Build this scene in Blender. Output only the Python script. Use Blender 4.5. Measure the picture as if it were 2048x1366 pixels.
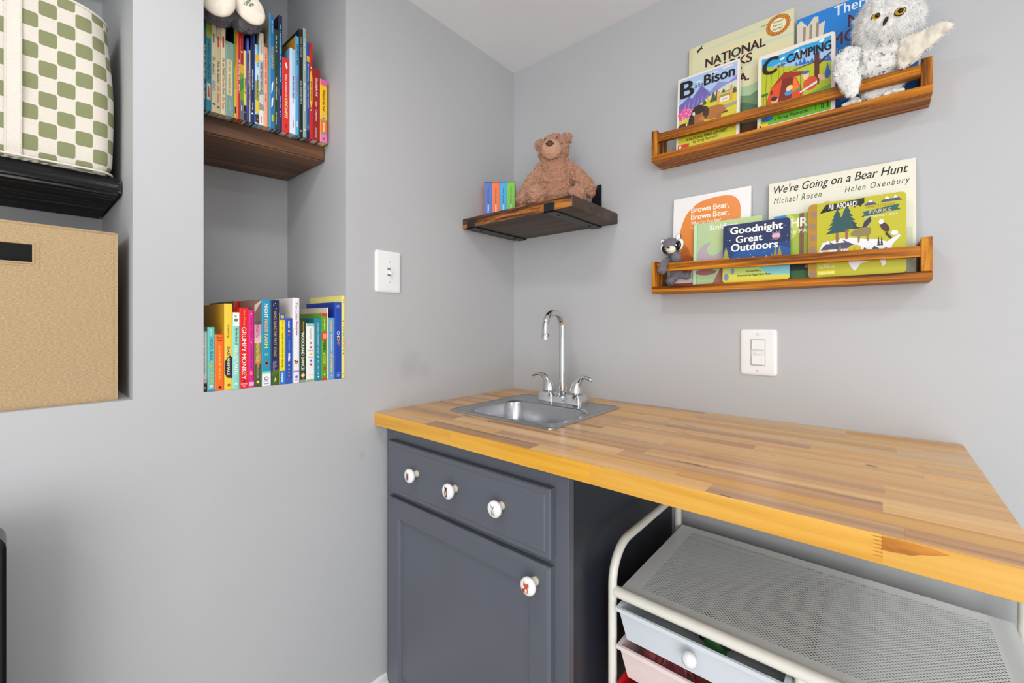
import bpy, bmesh, math, random
import numpy as np
from mathutils import Vector, Matrix, Euler, noise

for _o in list(bpy.data.objects):
    bpy.data.objects.remove(_o)
SC = bpy.context.scene
COL = SC.collection
R = math.radians

# ------------------------------------------------------------------ camera
cam_d = bpy.data.cameras.new('camera')
cam_d.sensor_width = 36.0
cam_d.lens = 858.0 / 2048.0 * 36.0
cam_d.shift_y = -35.0 / 2048.0
cam_d.clip_start = 0.02
cam = bpy.data.objects.new('camera', cam_d)
COL.objects.link(cam)
cam.location = (1.108, -1.313, 1.170)
cam.rotation_euler = (R(90), 0, R(40.43))
SC.camera = cam

# ------------------------------------------------------------------ light
world = bpy.data.worlds.new('world')
SC.world = world
world.use_nodes = True
bg = world.node_tree.nodes['Background']
bg.inputs[0].default_value = (0.99, 0.995, 1.0, 1)
bg.inputs[1].default_value = 0.95


def area_light(name, loc, rot, sx, sy, power, color=(1, 1, 1), shape='RECTANGLE'):
    d = bpy.data.lights.new(name, 'AREA')
    d.shape = shape
    d.size = sx
    d.size_y = sy
    d.energy = power
    d.color = color
    o = bpy.data.objects.new(name, d)
    COL.objects.link(o)
    o.location = loc
    o.rotation_euler = rot
    return o


# added low fill light behind the camera, brightens under the worktop
area_light('low_fill_light', (2.5, -3.3, 1.06), (R(90), 0, R(34)), 2.2, 2.0, 58, (0.98, 0.99, 1.0))
# round flush lamps of the ceiling
LAMPS = [(0.62, -1.25), (1.95, -1.0), (1.5, -2.5)]
for lx, ly in LAMPS:
    area_light('ceiling_lamp_light', (lx, ly, 2.135), (0, 0, 0), 0.24, 0.24, 4.6, (1.0, 0.985, 0.965), 'DISK')

SC.view_settings.view_transform = 'Standard'
SC.view_settings.look = 'None'
SC.view_settings.gamma = 1.0
SC.view_settings.use_curve_mapping = False
SC.view_settings.exposure = 0.0


# ------------------------------------------------------------------ helpers
def lin(h):
    if isinstance(h, str):
        h = h.lstrip('#')
        c = [int(h[i:i + 2], 16) / 255.0 for i in (0, 2, 4)]
    else:
        c = list(h)
    return tuple((x / 12.92 if x <= 0.04045 else ((x + 0.055) / 1.055) ** 2.4) for x in c) + (1.0,)


MATS = {}


def base_mat(name):
    m = bpy.data.materials.new(name)
    m.use_nodes = True
    nt = m.node_tree
    return m, nt, nt.nodes['Principled BSDF']


def mat(name, col, rough=0.5, metal=0.0, var=0.0, scale=20.0, bump=0.0, bscale=200.0, coat=0.0, spec=0.5, sheen=0.0, alpha=None, transm=0.0, stretch=(1, 1, 1)):
    """plain procedural material: colour with a little noise and fine relief"""
    if name in MATS:
        return MATS[name]
    m, nt, b = base_mat(name)
    N, L = nt.nodes, nt.links
    c = lin(col)
    b.inputs['Base Color'].default_value = c
    b.inputs['Roughness'].default_value = rough
    b.inputs['Metallic'].default_value = metal
    b.inputs['Specular IOR Level'].default_value = spec
    b.inputs['Coat Weight'].default_value = coat
    b.inputs['Coat Roughness'].default_value = 0.1
    b.inputs['Sheen Weight'].default_value = sheen
    b.inputs['Transmission Weight'].default_value = transm
    tc = N.new('ShaderNodeTexCoord')
    mp = N.new('ShaderNodeMapping')
    mp.inputs['Scale'].default_value = stretch
    L.new(tc.outputs['Object'], mp.inputs[0])
    if var > 0:
        n = N.new('ShaderNodeTexNoise')
        n.inputs['Scale'].default_value = scale
        n.inputs['Detail'].default_value = 5
        L.new(mp.outputs[0], n.inputs['Vector'])
        r = N.new('ShaderNodeValToRGB')
        r.color_ramp.elements[0].position = 0.3
        r.color_ramp.elements[1].position = 0.7
        r.color_ramp.elements[0].color = tuple(max(0, x * (1 - var)) for x in c[:3]) + (1,)
        r.color_ramp.elements[1].color = tuple(min(1, x * (1 + var)) for x in c[:3]) + (1,)
        L.new(n.outputs['Fac'], r.inputs[0])
        L.new(r.outputs[0], b.inputs['Base Color'])
    if bump > 0:
        n2 = N.new('ShaderNodeTexNoise')
        n2.inputs['Scale'].default_value = bscale
        n2.inputs['Detail'].default_value = 3
        L.new(mp.outputs[0], n2.inputs['Vector'])
        bp = N.new('ShaderNodeBump')
        bp.inputs['Strength'].default_value = bump
        bp.inputs['Distance'].default_value = 0.002
        L.new(n2.outputs['Fac'], bp.inputs['Height'])
        L.new(bp.outputs[0], b.inputs['Normal'])
    MATS[name] = m
    return m


def wood(name, cols, axis='X', rough=0.35, across=38.0, along=1.6, jitter=0.0, knots=None, bump=0.15, coat=0.0, contrast=(0.28, 0.72), bands=0.0, spec=0.5):
    """grain streaks running along one axis; per-object shift so that no two pieces match"""
    if name in MATS:
        return MATS[name]
    m, nt, b = base_mat(name)
    N, L = nt.nodes, nt.links
    tc = N.new('ShaderNodeTexCoord')
    oi = N.new('ShaderNodeObjectInfo')
    mul = N.new('ShaderNodeMath'); mul.operation = 'MULTIPLY'; mul.inputs[1].default_value = 37.0
    L.new(oi.outputs['Random'], mul.inputs[0])
    add = N.new('ShaderNodeVectorMath'); add.operation = 'ADD'
    L.new(tc.outputs['Object'], add.inputs[0])
    L.new(mul.outputs[0], add.inputs[1])
    mp = N.new('ShaderNodeMapping')
    s = [across, across, across]
    s['XYZ'.index(axis)] = along
    mp.inputs['Scale'].default_value = s
    L.new(add.outputs[0], mp.inputs[0])
    n = N.new('ShaderNodeTexNoise')
    n.inputs['Scale'].default_value = 1.0
    n.inputs['Detail'].default_value = 7
    n.inputs['Roughness'].default_value = 0.62
    n.inputs['Distortion'].default_value = 0.35
    L.new(mp.outputs[0], n.inputs['Vector'])
    fac = n.outputs['Fac']
    if bands > 0:
        w = N.new('ShaderNodeTexWave')
        w.wave_type = 'BANDS'
        w.bands_direction = 'DIAGONAL'
        w.inputs['Scale'].default_value = 0.55
        w.inputs['Distortion'].default_value = 5.0
        w.inputs['Detail'].default_value = 3
        L.new(mp.outputs[0], w.inputs['Vector'])
        mx = N.new('ShaderNodeMix'); mx.data_type = 'FLOAT'
        mx.inputs[0].default_value = bands
        L.new(fac, mx.inputs[2]); L.new(w.outputs['Fac'], mx.inputs[3])
        fac = mx.outputs[0]
    r = N.new('ShaderNodeValToRGB')
    e = r.color_ramp.elements
    e[0].position, e[1].position = contrast
    e[0].color = lin(cols[0]); e[1].color = lin(cols[-1])
    for i, c in enumerate(cols[1:-1]):
        x = e.new(contrast[0] + (contrast[1] - contrast[0]) * (i + 1) / (len(cols) - 1))
        x.color = lin(c)
    L.new(fac, r.inputs[0])
    out = r.outputs[0]
    if jitter > 0:
        hv = N.new('ShaderNodeHueSaturation')
        mr = N.new('ShaderNodeMapRange')
        mr.inputs[3].default_value = 1 - jitter
        mr.inputs[4].default_value = 1 + jitter
        L.new(oi.outputs['Random'], mr.inputs[0])
        L.new(mr.outputs[0], hv.inputs['Value'])
        mr2 = N.new('ShaderNodeMath'); mr2.operation = 'MULTIPLY'; mr2.inputs[1].default_value = 7.31
        fr = N.new('ShaderNodeMath'); fr.operation = 'FRACT'
        L.new(oi.outputs['Random'], mr2.inputs[0]); L.new(mr2.outputs[0], fr.inputs[0])
        mr3 = N.new('ShaderNodeMapRange')
        mr3.inputs[3].default_value = 1 - jitter; mr3.inputs[4].default_value = 1 + jitter * .5
        L.new(fr.outputs[0], mr3.inputs[0])
        L.new(mr3.outputs[0], hv.inputs['Saturation'])
        L.new(out, hv.inputs['Color'])
        out = hv.outputs[0]
    if knots:
        mp2 = N.new('ShaderNodeMapping')
        s2 = [22.0, 22.0, 22.0]
        s2['XYZ'.index(axis)] = 7.0
        mp2.inputs['Scale'].default_value = s2
        L.new(add.outputs[0], mp2.inputs[0])
        k = N.new('ShaderNodeTexNoise')
        k.inputs['Scale'].default_value = 1.0
        k.inputs['Detail'].default_value = 3
        k.inputs['Distortion'].default_value = 1.2
        L.new(mp2.outputs[0], k.inputs['Vector'])
        kr = N.new('ShaderNodeValToRGB')
        kr.color_ramp.elements[0].position = 0.67
        kr.color_ramp.elements[1].position = 0.77
        kr.color_ramp.elements[0].color = (0, 0, 0, 1)
        kr.color_ramp.elements[1].color = (1, 1, 1, 1)
        L.new(k.outputs['Fac'], kr.inputs[0])
        mk = N.new('ShaderNodeMix'); mk.data_type = 'RGBA'
        L.new(kr.outputs[0], mk.inputs[0])
        L.new(out, mk.inputs[6])
        mk.inputs[7].default_value = lin(knots)
        out = mk.outputs[2]
    L.new(out, b.inputs['Base Color'])
    b.inputs['Roughness'].default_value = rough
    b.inputs['Coat Weight'].default_value = coat
    b.inputs['Coat Roughness'].default_value = 0.12
    b.inputs['Specular IOR Level'].default_value = spec
    if bump > 0:
        bp = N.new('ShaderNodeBump')
        bp.inputs['Strength'].default_value = bump
        bp.inputs['Distance'].default_value = 0.001
        L.new(fac, bp.inputs['Height'])
        L.new(bp.outputs[0], b.inputs['Normal'])
    MATS[name] = m
    return m


class MB:
    """collects verts and faces for ONE mesh object"""

    def __init__(s):
        s.v, s.f, s.mi = [], [], []
        s.cur = 0

    def add(s, verts, faces):
        o = len(s.v)
        s.v += [tuple(p) for p in verts]
        for f in faces:
            s.f.append([i + o for i in f])
            s.mi.append(s.cur)
        return s

    def box(s, x0, x1, y0, y1, z0, z1, ch=0.0):
        if ch <= 0:
            v = [(x, y, z) for x in (x0, x1) for y in (y0, y1) for z in (z0, z1)]
            return s.add(v, [(0, 1, 3, 2), (4, 6, 7, 5), (0, 4, 5, 1), (2, 3, 7, 6), (0, 2, 6, 4), (1, 5, 7, 3)])
        bm = bmesh.new()
        bmesh.ops.create_cube(bm, size=1.0)
        for v in bm.verts:
            v.co = Vector(((x0 + x1) / 2 + v.co.x * (x1 - x0), (y0 + y1) / 2 + v.co.y * (y1 - y0), (z0 + z1) / 2 + v.co.z * (z1 - z0)))
        bmesh.ops.bevel(bm, geom=bm.edges[:], offset=ch, segments=1 if ch < 0.0015 else 3, profile=0.5, affect='EDGES', clamp_overlap=True)
        return s.bm(bm)

    def bm(s, bm, M=None):
        bm.verts.index_update()
        vs = [(M @ v.co) if M else v.co.copy() for v in bm.verts]
        fs = [[v.index for v in f.verts] for f in bm.faces]
        bm.free()
        return s.add(vs, fs)

    def tube(s, pts, r, n=12, cap=True, radii=None):
        pts = [Vector(p) for p in pts]
        rings = []
        up = None
        for i, p in enumerate(pts):
            t = (pts[min(i + 1, len(pts) - 1)] - pts[max(i - 1, 0)])
            t.normalize()
            if up is None:
                up = Vector((0, 0, 1)) if abs(t.z) < 0.9 else Vector((1, 0, 0))
            a = t.cross(up).normalized()
            bb = a.cross(t).normalized()
            up = bb
            rr = radii[i] if radii else r
            rings.append([p + rr * (math.cos(2 * math.pi * k / n) * a + math.sin(2 * math.pi * k / n) * bb) for k in range(n)])
        v = [q for g in rings for q in g]
        f = []
        for i in range(len(rings) - 1):
            for k in range(n):
                k2 = (k + 1) % n
                f.append((i * n + k, i * n + k2, (i + 1) * n + k2, (i + 1) * n + k))
        if cap:
            f.append(tuple(range(n))[::-1])
            f.append(tuple((len(rings) - 1) * n + k for k in range(n)))
        return s.add(v, f)

    def lathe(s, prof, n=24, M=None, cap=True):
        """prof: (radius, height) pairs around local z"""
        M = M or Matrix.Identity(4)
        v, f = [], []
        for r, z in prof:
            for k in range(n):
                a = 2 * math.pi * k / n
                v.append(M @ Vector((r * math.cos(a), r * math.sin(a), z)))
        for i in range(len(prof) - 1):
            for k in range(n):
                k2 = (k + 1) % n
                f.append((i * n + k, i * n + k2, (i + 1) * n + k2, (i + 1) * n + k))
        if cap:
            f.append(tuple(range(n))[::-1])
            f.append(tuple((len(prof) - 1) * n + k for k in range(n)))
        return s.add(v, f)

    def ell(s, c, r, rot=(0, 0, 0), sub=3):
        bm = bmesh.new()
        bmesh.ops.create_icosphere(bm, subdivisions=sub, radius=1.0)
        M = Matrix.Translation(c) @ Euler(rot).to_matrix().to_4x4() @ Matrix.Diagonal((*r, 1)) if len(r) == 3 else None
        return s.bm(bm, M)

    def loft(s, loops, closed=True, cap0=False, cap1=False):
        n = len(loops[0])
        v = [p for g in loops for p in g]
        f = []
        for i in range(len(loops) - 1):
            for k in range(n if closed else n - 1):
                k2 = (k + 1) % n
                f.append((i * n + k, i * n + k2, (i + 1) * n + k2, (i + 1) * n + k))
        if cap0:
            f.append(tuple(range(n))[::-1])
        if cap1:
            f.append(tuple((len(loops) - 1) * n + k for k in range(n)))
        return s.add(v, f)

    def prism(s, poly, y0, y1):
        """polygon in (x,z), extruded along y"""
        n = len(poly)
        v = [(x, y0, z) for x, z in poly] + [(x, y1, z) for x, z in poly]
        f = [tuple(range(n)), tuple(range(2 * n - 1, n - 1, -1))]
        for k in range(n):
            k2 = (k + 1) % n
            f.append((k2, k, n + k, n + k2))
        return s.add(v, f)

    def build(s, name, mats, parent=None, smooth=False, loc=(0, 0, 0), rot=(0, 0, 0), angle=None):
        me = bpy.data.meshes.new(name)
        me.from_pydata(s.v, [], s.f)
        if not isinstance(mats, (list, tuple)):
            mats = [mats]
        for m in mats:
            me.materials.append(m)
        me.polygons.foreach_set('material_index', s.mi)
        bm = bmesh.new()
        bm.from_mesh(me)
        bmesh.ops.recalc_face_normals(bm, faces=bm.faces[:])
        bm.to_mesh(me)
        bm.free()
        if smooth:
            me.polygons.foreach_set('use_smooth', [True] * len(me.polygons))
            if angle:
                me.set_sharp_from_angle(angle=R(angle))
        me.update()
        o = bpy.data.objects.new(name, me)
        COL.objects.link(o)
        o.location = loc
        o.rotation_euler = rot
        if parent:
            o.parent = parent
        return o


def thing(name, label, cat, loc=(0, 0, 0), rot=(0, 0, 0), group=None):
    o = bpy.data.objects.new(name, None)
    o.empty_display_size = 0.02
    COL.objects.link(o)
    o.location = loc
    o.rotation_euler = rot
    return tag(o, label, cat, group)


def tag(o, label, cat, group=None, kind=None):
    o['label'] = label
    o['category'] = cat
    if group:
        o['group'] = group
    if kind:
        o['kind'] = kind
    return o


def struct(o, label=None, cat=None):
    o['kind'] = 'structure'
    if label:
        o['label'] = label
    if cat:
        o['category'] = cat
    return o


def rrect(x0, x1, y0, y1, r, n=6):
    """rounded rectangle, counter-clockwise list of (x,y)"""
    p = []
    for cx, cy, a0 in ((x1 - r, y1 - r, 0), (x0 + r, y1 - r, 90), (x0 + r, y0 + r, 180), (x1 - r, y0 + r, 270)):
        for k in range(n + 1):
            a = R(a0 + 90.0 * k / n)
            p.append((cx + r * math.cos(a), cy + r * math.sin(a)))
    return p


# ------------------------------------------------------------------ materials of the setting
def wall_material():
    m, nt, b = base_mat('grey_wall_paint')
    N, L = nt.nodes, nt.links
    geo = N.new('ShaderNodeNewGeometry')
    n = N.new('ShaderNodeTexNoise')
    n.inputs['Scale'].default_value = 2.5
    n.inputs['Detail'].default_value = 6
    L.new(geo.outputs['Position'], n.inputs['Vector'])
    r = N.new('ShaderNodeValToRGB')
    r.color_ramp.elements[0].position = 0.25
    r.color_ramp.elements[1].position = 0.75
    r.color_ramp.elements[0].color = lin('#b6b7b9')
    r.color_ramp.elements[1].color = lin('#bbbcbe')
    L.new(n.outputs['Fac'], r.inputs[0])
    out = r.outputs[0]
    # rubbed smudges left on the paint, each where it is on the wall
    for (px, py, pz), rad, amt in (((0, -0.50, 1.04), 0.055, 0.22), ((0, -0.44, 1.02), 0.03, 0.16), ((0, -0.665, 0.80), 0.012, 0.25), ((0, -0.61, 0.84), 0.02, 0.12)):
        vd = N.new('ShaderNodeVectorMath'); vd.operation = 'DISTANCE'
        wob = N.new('ShaderNodeTexNoise'); wob.inputs['Scale'].default_value = 30
        L.new(geo.outputs['Position'], wob.inputs['Vector'])
        vd.inputs[1].default_value = (px, py, pz)
        L.new(geo.outputs['Position'], vd.inputs[0])
        ad = N.new('ShaderNodeMath'); ad.operation = 'MULTIPLY_ADD'
        ad.inputs[1].default_value = rad * 1.2; 
        L.new(wob.outputs['Fac'], ad.inputs[0]); L.new(vd.outputs['Value'], ad.inputs[2])
        mr = N.new('ShaderNodeMapRange')
        mr.inputs[1].default_value = rad * 0.5; mr.inputs[2].default_value = rad * 1.6
        mr.inputs[3].default_value = amt; mr.inputs[4].default_value = 0.0
        L.new(ad.outputs[0], mr.inputs[0])
        mx = N.new('ShaderNodeMix'); mx.data_type = 'RGBA'
        L.new(mr.outputs[0], mx.inputs[0]); L.new(out, mx.inputs[6])
        mx.inputs[7].default_value = lin('#6f6f72')
        out = mx.outputs[2]
    L.new(out, b.inputs['Base Color'])
    b.inputs['Roughness'].default_value = 0.55
    n2 = N.new('ShaderNodeTexNoise')
    n2.inputs['Scale'].default_value = 90
    n2.inputs['Detail'].default_value = 4
    L.new(geo.outputs['Position'], n2.inputs['Vector'])
    bp = N.new('ShaderNodeBump')
    bp.inputs['Strength'].default_value = 0.08
    bp.inputs['Distance'].default_value = 0.002
    L.new(n2.outputs['Fac'], bp.inputs['Height'])
    L.new(bp.outputs[0], b.inputs['Normal'])
    return m


M_WALL = wall_material()
M_CEIL = mat('ceiling_paint', '#f2f2f4', 0.7, var=0.02, scale=3, bump=0.06, bscale=120)
M_TRIM = mat('white_trim_paint', '#e6e6e6', 0.35, var=0.02)
M_FLOOR = wood('floor_boards', ['#a3a09b', '#b3b0ab', '#c0bdb8'], 'X', rough=0.4, across=9, along=0.8)

# ------------------------------------------------------------------ room shell
CEIL = 2.175
MB().box(-0.5, 4.2, -4.2, 0.12, -0.1, 0.0).build('floor', M_FLOOR)
struct(bpy.data.objects['floor'])
struct(MB().box(0.0, 4.2, -4.2, 0.12, CEIL, CEIL + 0.1).build('ceiling', M_CEIL))
struct(MB().box(-0.5, 4.2, 0.0, 0.12, 0.0, CEIL).build('wall_back', M_WALL))
# left wall, 0.44 m deep, with the two recesses cut into it
wl = MB()
N1 = (-2.05, -1.1557)      # recess with the storage bins
N2 = (-1.0397, -0.7134)    # recess with the books
NZ0, NZ1 = 1.0220, 2.330
WTOP = 2.42               # the recesses run up past the lowered ceiling
XB1, XB2 = -0.425, -0.380
ys = [-4.2, N1[0], N1[1], N2[0], N2[1], 0.0]
for i in range(5):
    a, b_ = ys[i], ys[i + 1]
    if i in (1, 3):
        wl.box(-0.44, 0, a, b_, 0, NZ0)
        wl.box(-0.44, 0, a, b_, NZ1, WTOP)
        xb = XB1 if i == 1 else XB2
        wl.box(-0.44, xb, a, b_, NZ0, NZ1)
    else:
        wl.box(-0.44, 0, a, b_, 0, WTOP)
struct(wl.build('wall_left', M_WALL))
bb = MB()
prof = [(0, 0), (0.014, 0), (0.014, 0.095), (0.011, 0.112), (0.007, 0.118), (0.006, 0.132), (0, 0.139)]
bb.loft([[(x, y, z) for x, z in prof] for y in (-4.2, -0.5865)], cap0=True, cap1=True)
struct(bb.build('baseboard_left', M_TRIM))
bb = MB()
bb.loft([[(x, -xx, z) for xx, z in prof] for x in (0.66, 4.2)], cap0=True, cap1=True)
struct(bb.build('baseboard_back', M_TRIM))

# ceiling lamps of the room (above and behind the photographer)
M_GLOW = mat('lamp_diffuser', '#ffffff', 0.5)
M_GLOW.node_tree.nodes['Principled BSDF'].inputs['Emission Color'].default_value = (1, 0.95, 0.88, 1)
M_GLOW.node_tree.nodes['Principled BSDF'].inputs['Emission Strength'].default_value = 3.0
for i, (lx, ly) in enumerate(LAMPS):
    t = thing('ceiling_lamp', ('round white flush lamp on the ceiling above the book recess', 'round white flush lamp on the ceiling before the wall ledges', 'round white flush lamp on the ceiling furthest from the sink')[i], 'lamp', (lx, ly, CEIL), group='flush ceiling lamps')
    MB().lathe([(0.15, 0), (0.15, -0.018), (0.14, -0.026), (0.128, -0.028), (0.128, -0.02)], 32, cap=False).build('trim_ring', M_TRIM, t, True, angle=40)
    MB().lathe([(0.0005, -0.034), (0.07, -0.0325), (0.11, -0.03), (0.128, -0.022)], 32, cap=False).build('diffuser', M_GLOW, t, True)
# ------------------------------------------------------------------ worktop of glued staves
W_STAVE = wood('worktop_wood', ['#b8773a', '#d0964c', '#dfab5e', '#e7b76a'], 'X', rough=0.27, across=26, along=0.9, jitter=0.12, knots='#4a2a1e', bump=0.02, contrast=(0.22, 0.72), coat=0.12)
W_HEART = wood('worktop_heartwood', ['#7f4e30', '#b07c4a', '#c8945a', '#d8aa6e'], 'X', rough=0.27, across=30, along=1.2, jitter=0.08, knots='#3a2018', bump=0.02, contrast=(0.3, 0.66), coat=0.12)
W_EDGE = wood('worktop_edge_warm_lit', ['#c4862c', '#dba548', '#e6b55c'], 'X', rough=0.3, across=46, along=1.6, jitter=0.09, bump=0.03, contrast=(0.2, 0.75), coat=0.2)
W_CORE = mat('worktop_core', '#8a6238', 0.6, var=0.1)
CT, CB = 0.914, 0.878
CX1, CY0 = 1.246, -0.626
HX0, HX1, HY0, HY1 = 0.160, 0.490, -0.452, -0.120     # sink cut-out
wt = thing('worktop', 'glossy butcher-block worktop of tan staves holding the sink', 'worktop', (0, 0, 0))
core = MB()
for r_ in ((0, HX0, CY0 + .004, -.001), (HX1, CX1 - .001, CY0 + .004, -.001), (HX0, HX1, CY0 + .004, HY0), (HX0, HX1, HY1, -.001)):
    core.box(r_[0] + .0005, r_[1], r_[2], r_[3], CB + .001, CT - 0.010)
core.build('core', W_CORE, wt)
rng = random.Random(11)
rows = 15
rw = (0.0 - .001 - (CY0 + .0035)) / rows


def sub_rect(x0, x1, y0, y1):
    """stave outline minus the sink cut-out"""
    if x1 <= HX0 or x0 >= HX1 or y1 <= HY0 or y0 >= HY1:
        return [(x0, x1, y0, y1)]
    out = []
    if x0 < HX0: out.append((x0, HX0, y0, y1))
    if x1 > HX1: out.append((HX1, x1, y0, y1))
    xa, xb = max(x0, HX0), min(x1, HX1)
    if y0 < HY0: out.append((xa, xb, y0, HY0))
    if y1 > HY1: out.append((xa, xb, HY1, y1))
    return out


for k in range(rows):
    y0 = CY0 + .0035 + k * rw
    x = 0.0005 - rng.uniform(0, 0.3)
    while x < CX1 - 0.001:
        ln = rng.uniform(0.20, 0.48)
        a, b_ = max(x, 0.0005), min(x + ln, CX1)
        if CX1 - b_ < 0.06:
            b_ = CX1
        if b_ - a > 0.01:
            pcs = sub_rect(a, b_, y0, y0 + rw)
            if pcs:
                dz = rng.uniform(0, 0.00006)
                mm = W_STAVE if rng.random() > .3 else W_HEART
                for q in pcs:
                    cx, cy = (q[0] + q[1]) / 2, (q[2] + q[3]) / 2
                    MB().box(q[0] - cx, q[1] - cx, q[2] - cy, q[3] - cy, -0.010, dz, 0.00022).build('stave', mm, wt, loc=(cx, cy, CT))
        x = b_ if b_ < CX1 else CX1
# front edge in finger-jointed lengths; added strip with warm light put into its yellow
xs = [0.0005, 0.332, 0.71, 1.112, CX1]
for i in range(4):
    cx = (xs[i] + xs[i + 1]) / 2
    h = CT - CB
    mb = MB()
    mb.box(xs[i] - cx, xs[i + 1] - cx, -.00175, .00175, -h, 0, 0.0005)
    mb.build('lit_edge_strip', W_EDGE, wt, loc=(cx, CY0 + .00175, CT))
kn = MB()
kn.add([(1.1125, -.0002, -.0015), (1.125, -.0002, -.0008), (1.142, -.0002, -.0012), (1.156, -.0002, -.0020), (1.170, -.0002, -.0046), (1.158, -.0002, -.0090), (1.147, -.0002, -.0120), (1.138, -.0002, -.0158), (1.126, -.0002, -.0170), (1.1125, -.0002, -.0180)], [tuple(range(10))])
for k in range(6):   # teeth of the finger joint
    z = -0.0022 - k * 0.0046
    kn.add([(1.1127, -.0002, z), (1.1010, -.0002, z - .0009), (1.1127, -.0002, z - .0018)], [(0, 1, 2)])
kno = kn.build('knot_patch', wood('knot_wood', ['#9a5a14', '#c07a20', '#d0902c'], 'X', across=60, along=14, rough=0.3), wt, loc=(0, CY0, CT))
kno['kind'] = 'stuff'

# ------------------------------------------------------------------ base cabinet
M_CAB = mat('slate_cabinet_paint', '#595d66', 0.42, var=0.03, scale=6, bump=0.03, bscale=300)
FY = -0.586
cb = thing('base_cabinet', 'slate grey base cabinet with one false drawer and a panelled door under the sink', 'cabinet', (0, 0, 0))
mb = MB()
mb.box(0.003, 0.02, FY + .02, -.002, 0.0, CB - .0005)
mb.box(0.02, 0.6135, -.014, -.002, 0.0, CB - .0005)
mb.box(0.02, 0.6135, FY + .02, -.014, 0.10, 0.118)
mb.build('body', M_CAB, cb)
MB().box(0.6136, 0.6315, FY + .0201, -.002, 0.0, CB - .0005, .0006).build('side_panel', mat('dark_navy_side', '#272b35', .32, var=.05, scale=5), cb)['label'] = 'dark navy side panel'  # side panel in a darker navy than the cabinet fronts
mb = MB()
mb.box(0.003, 0.045, FY, FY + .02, 0.09, CB - .0005, .0008)
mb.box(0.595, 0.6373, FY, FY + .02, 0.0, CB - .0005, .0008)
mb.box(0.045, 0.595, FY, FY + .02, 0.828, CB - .0005, .0008)
mb.box(0.045, 0.595, FY, FY + .02, 0.668, 0.702, .0008)
mb.box(0.045, 0.595, FY, FY + .02, 0.09, 0.13, .0008)
mb.build('face_frame', M_CAB, cb)
MB().box(0.02, 0.60, FY + .06, FY + .075, 0.0, 0.098).build('toe_kick', M_CAB, cb)


def raised_front(x0, x1, z0, z1, yb, t, steps):
    """stepped panel: steps = list of (inset, forward y offset)"""
    loops = []
    for ins, dy in steps:
        a, b2, c, d = x0 + ins, x1 - ins, z0 + ins, z1 - ins
        loops.append([(a, yb + dy, c), (b2, yb + dy, c), (b2, yb + dy, d), (a, yb + dy, d)])
    return MB().loft(loops, cap0=True, cap1=True)


dr = raised_front(0.037, 0.606, 0.692, 0.8365, FY, .02, [(0, -.0005), (0, -.0165), (.0025, -.0195), (.0125, -.0195), (.0145, -.0215)]).build('drawer_front', M_CAB, cb)
do = raised_front(0.035, 0.604, 0.118, 0.675, FY, .02, [(0, -.0005), (0, -.0145), (.004, -.0185), (.0075, -.0195), (.050, -.0195), (.0535, -.0150), (.0575, -.0140), (.0585, -.0115)]).build('door', M_CAB, cb)

M_PORC = mat('white_porcelain', '#f1efec', 0.12, coat=0.4)
M_STEM = mat('knob_stem_cream', '#e4d9c8', 0.3)
# ------------------------------------------------------------------ flat print: coloured shapes and lettering
def print_mat():
    m, nt, b = base_mat('printed_ink')
    a = nt.nodes.new('ShaderNodeVertexColor')
    a.layer_name = 'ink'
    nt.links.new(a.outputs['Color'], b.inputs['Base Color'])
    b.inputs['Roughness'].default_value = 0.38
    return m


M_INK = print_mat()
_tc = {}


def glyphs(s, bold=0.0, shear=0.0, spacing=1.0):
    k = (s, bold, shear, spacing)
    if k in _tc:
        return _tc[k]
    cu = bpy.data.curves.new('lettering', 'FONT')
    cu.body = s
    cu.resolution_u = 4
    cu.offset = 0.0
    cu.shear = shear
    cu.space_character = spacing
    cu.fill_mode = 'FRONT'
    ob = bpy.data.objects.new('lettering', cu)
    me = bpy.data.meshes.new_from_object(ob)
    v = [(p.co.x, p.co.y) for p in me.vertices]
    f = [list(p.vertices) for p in me.polygons]
    bpy.data.objects.remove(ob)
    bpy.data.curves.remove(cu)
    bpy.data.meshes.remove(me)
    x0 = min(p[0] for p in v); x1 = max(p[0] for p in v)
    y0 = min(p[1] for p in v); y1 = max(p[1] for p in v)
    v = [((p[0] - x0) / (x1 - x0), (p[1] - y0) / max(1e-6, y1 - y0)) for p in v]
    _tc[k] = (v, f, (x1 - x0) / max(1e-6, y1 - y0))
    return _tc[k]


def clip_poly(pts, W, H):
    def cl(p, ins, cut):
        o = []
        for i in range(len(p)):
            a, b = p[i - 1], p[i]
            ia, ib = ins(a), ins(b)
            if ib:
                if not ia: o.append(cut(a, b))
                o.append(b)
            elif ia:
                o.append(cut(a, b))
        return o

    def cx(v):
        return lambda a, b: (v, a[1] + (b[1] - a[1]) * (v - a[0]) / (b[0] - a[0]))

    def cy(v):
        return lambda a, b: (a[0] + (b[0] - a[0]) * (v - a[1]) / (b[1] - a[1]), v)
    for ins, c in ((lambda p: p[0] >= 0, cx(0)), (lambda p: p[0] <= W, cx(W)), (lambda p: p[1] >= 0, cy(0)), (lambda p: p[1] <= H, cy(H))):
        if pts:
            pts = cl(pts, ins, c)
    return pts


def clip_convex(pts, hull):
    """keep the part of a polygon inside a convex counter-clockwise outline"""
    n = len(hull)
    for k in range(n):
        (ax, ay), (bx, by) = hull[k], hull[(k + 1) % n]

        def side(p):
            return (bx - ax) * (p[1] - ay) - (by - ay) * (p[0] - ax)
        out = []
        for q in range(len(pts)):
            a, b = pts[q - 1], pts[q]
            sa, sb = side(a), side(b)
            if (sa >= 0) != (sb >= 0):
                t = sa / (sa - sb)
                out.append((a[0] + (b[0] - a[0]) * t, a[1] + (b[1] - a[1]) * t))
            if sb >= 0:
                out.append(b)
        pts = out
        if not pts:
            break
    return pts


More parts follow.
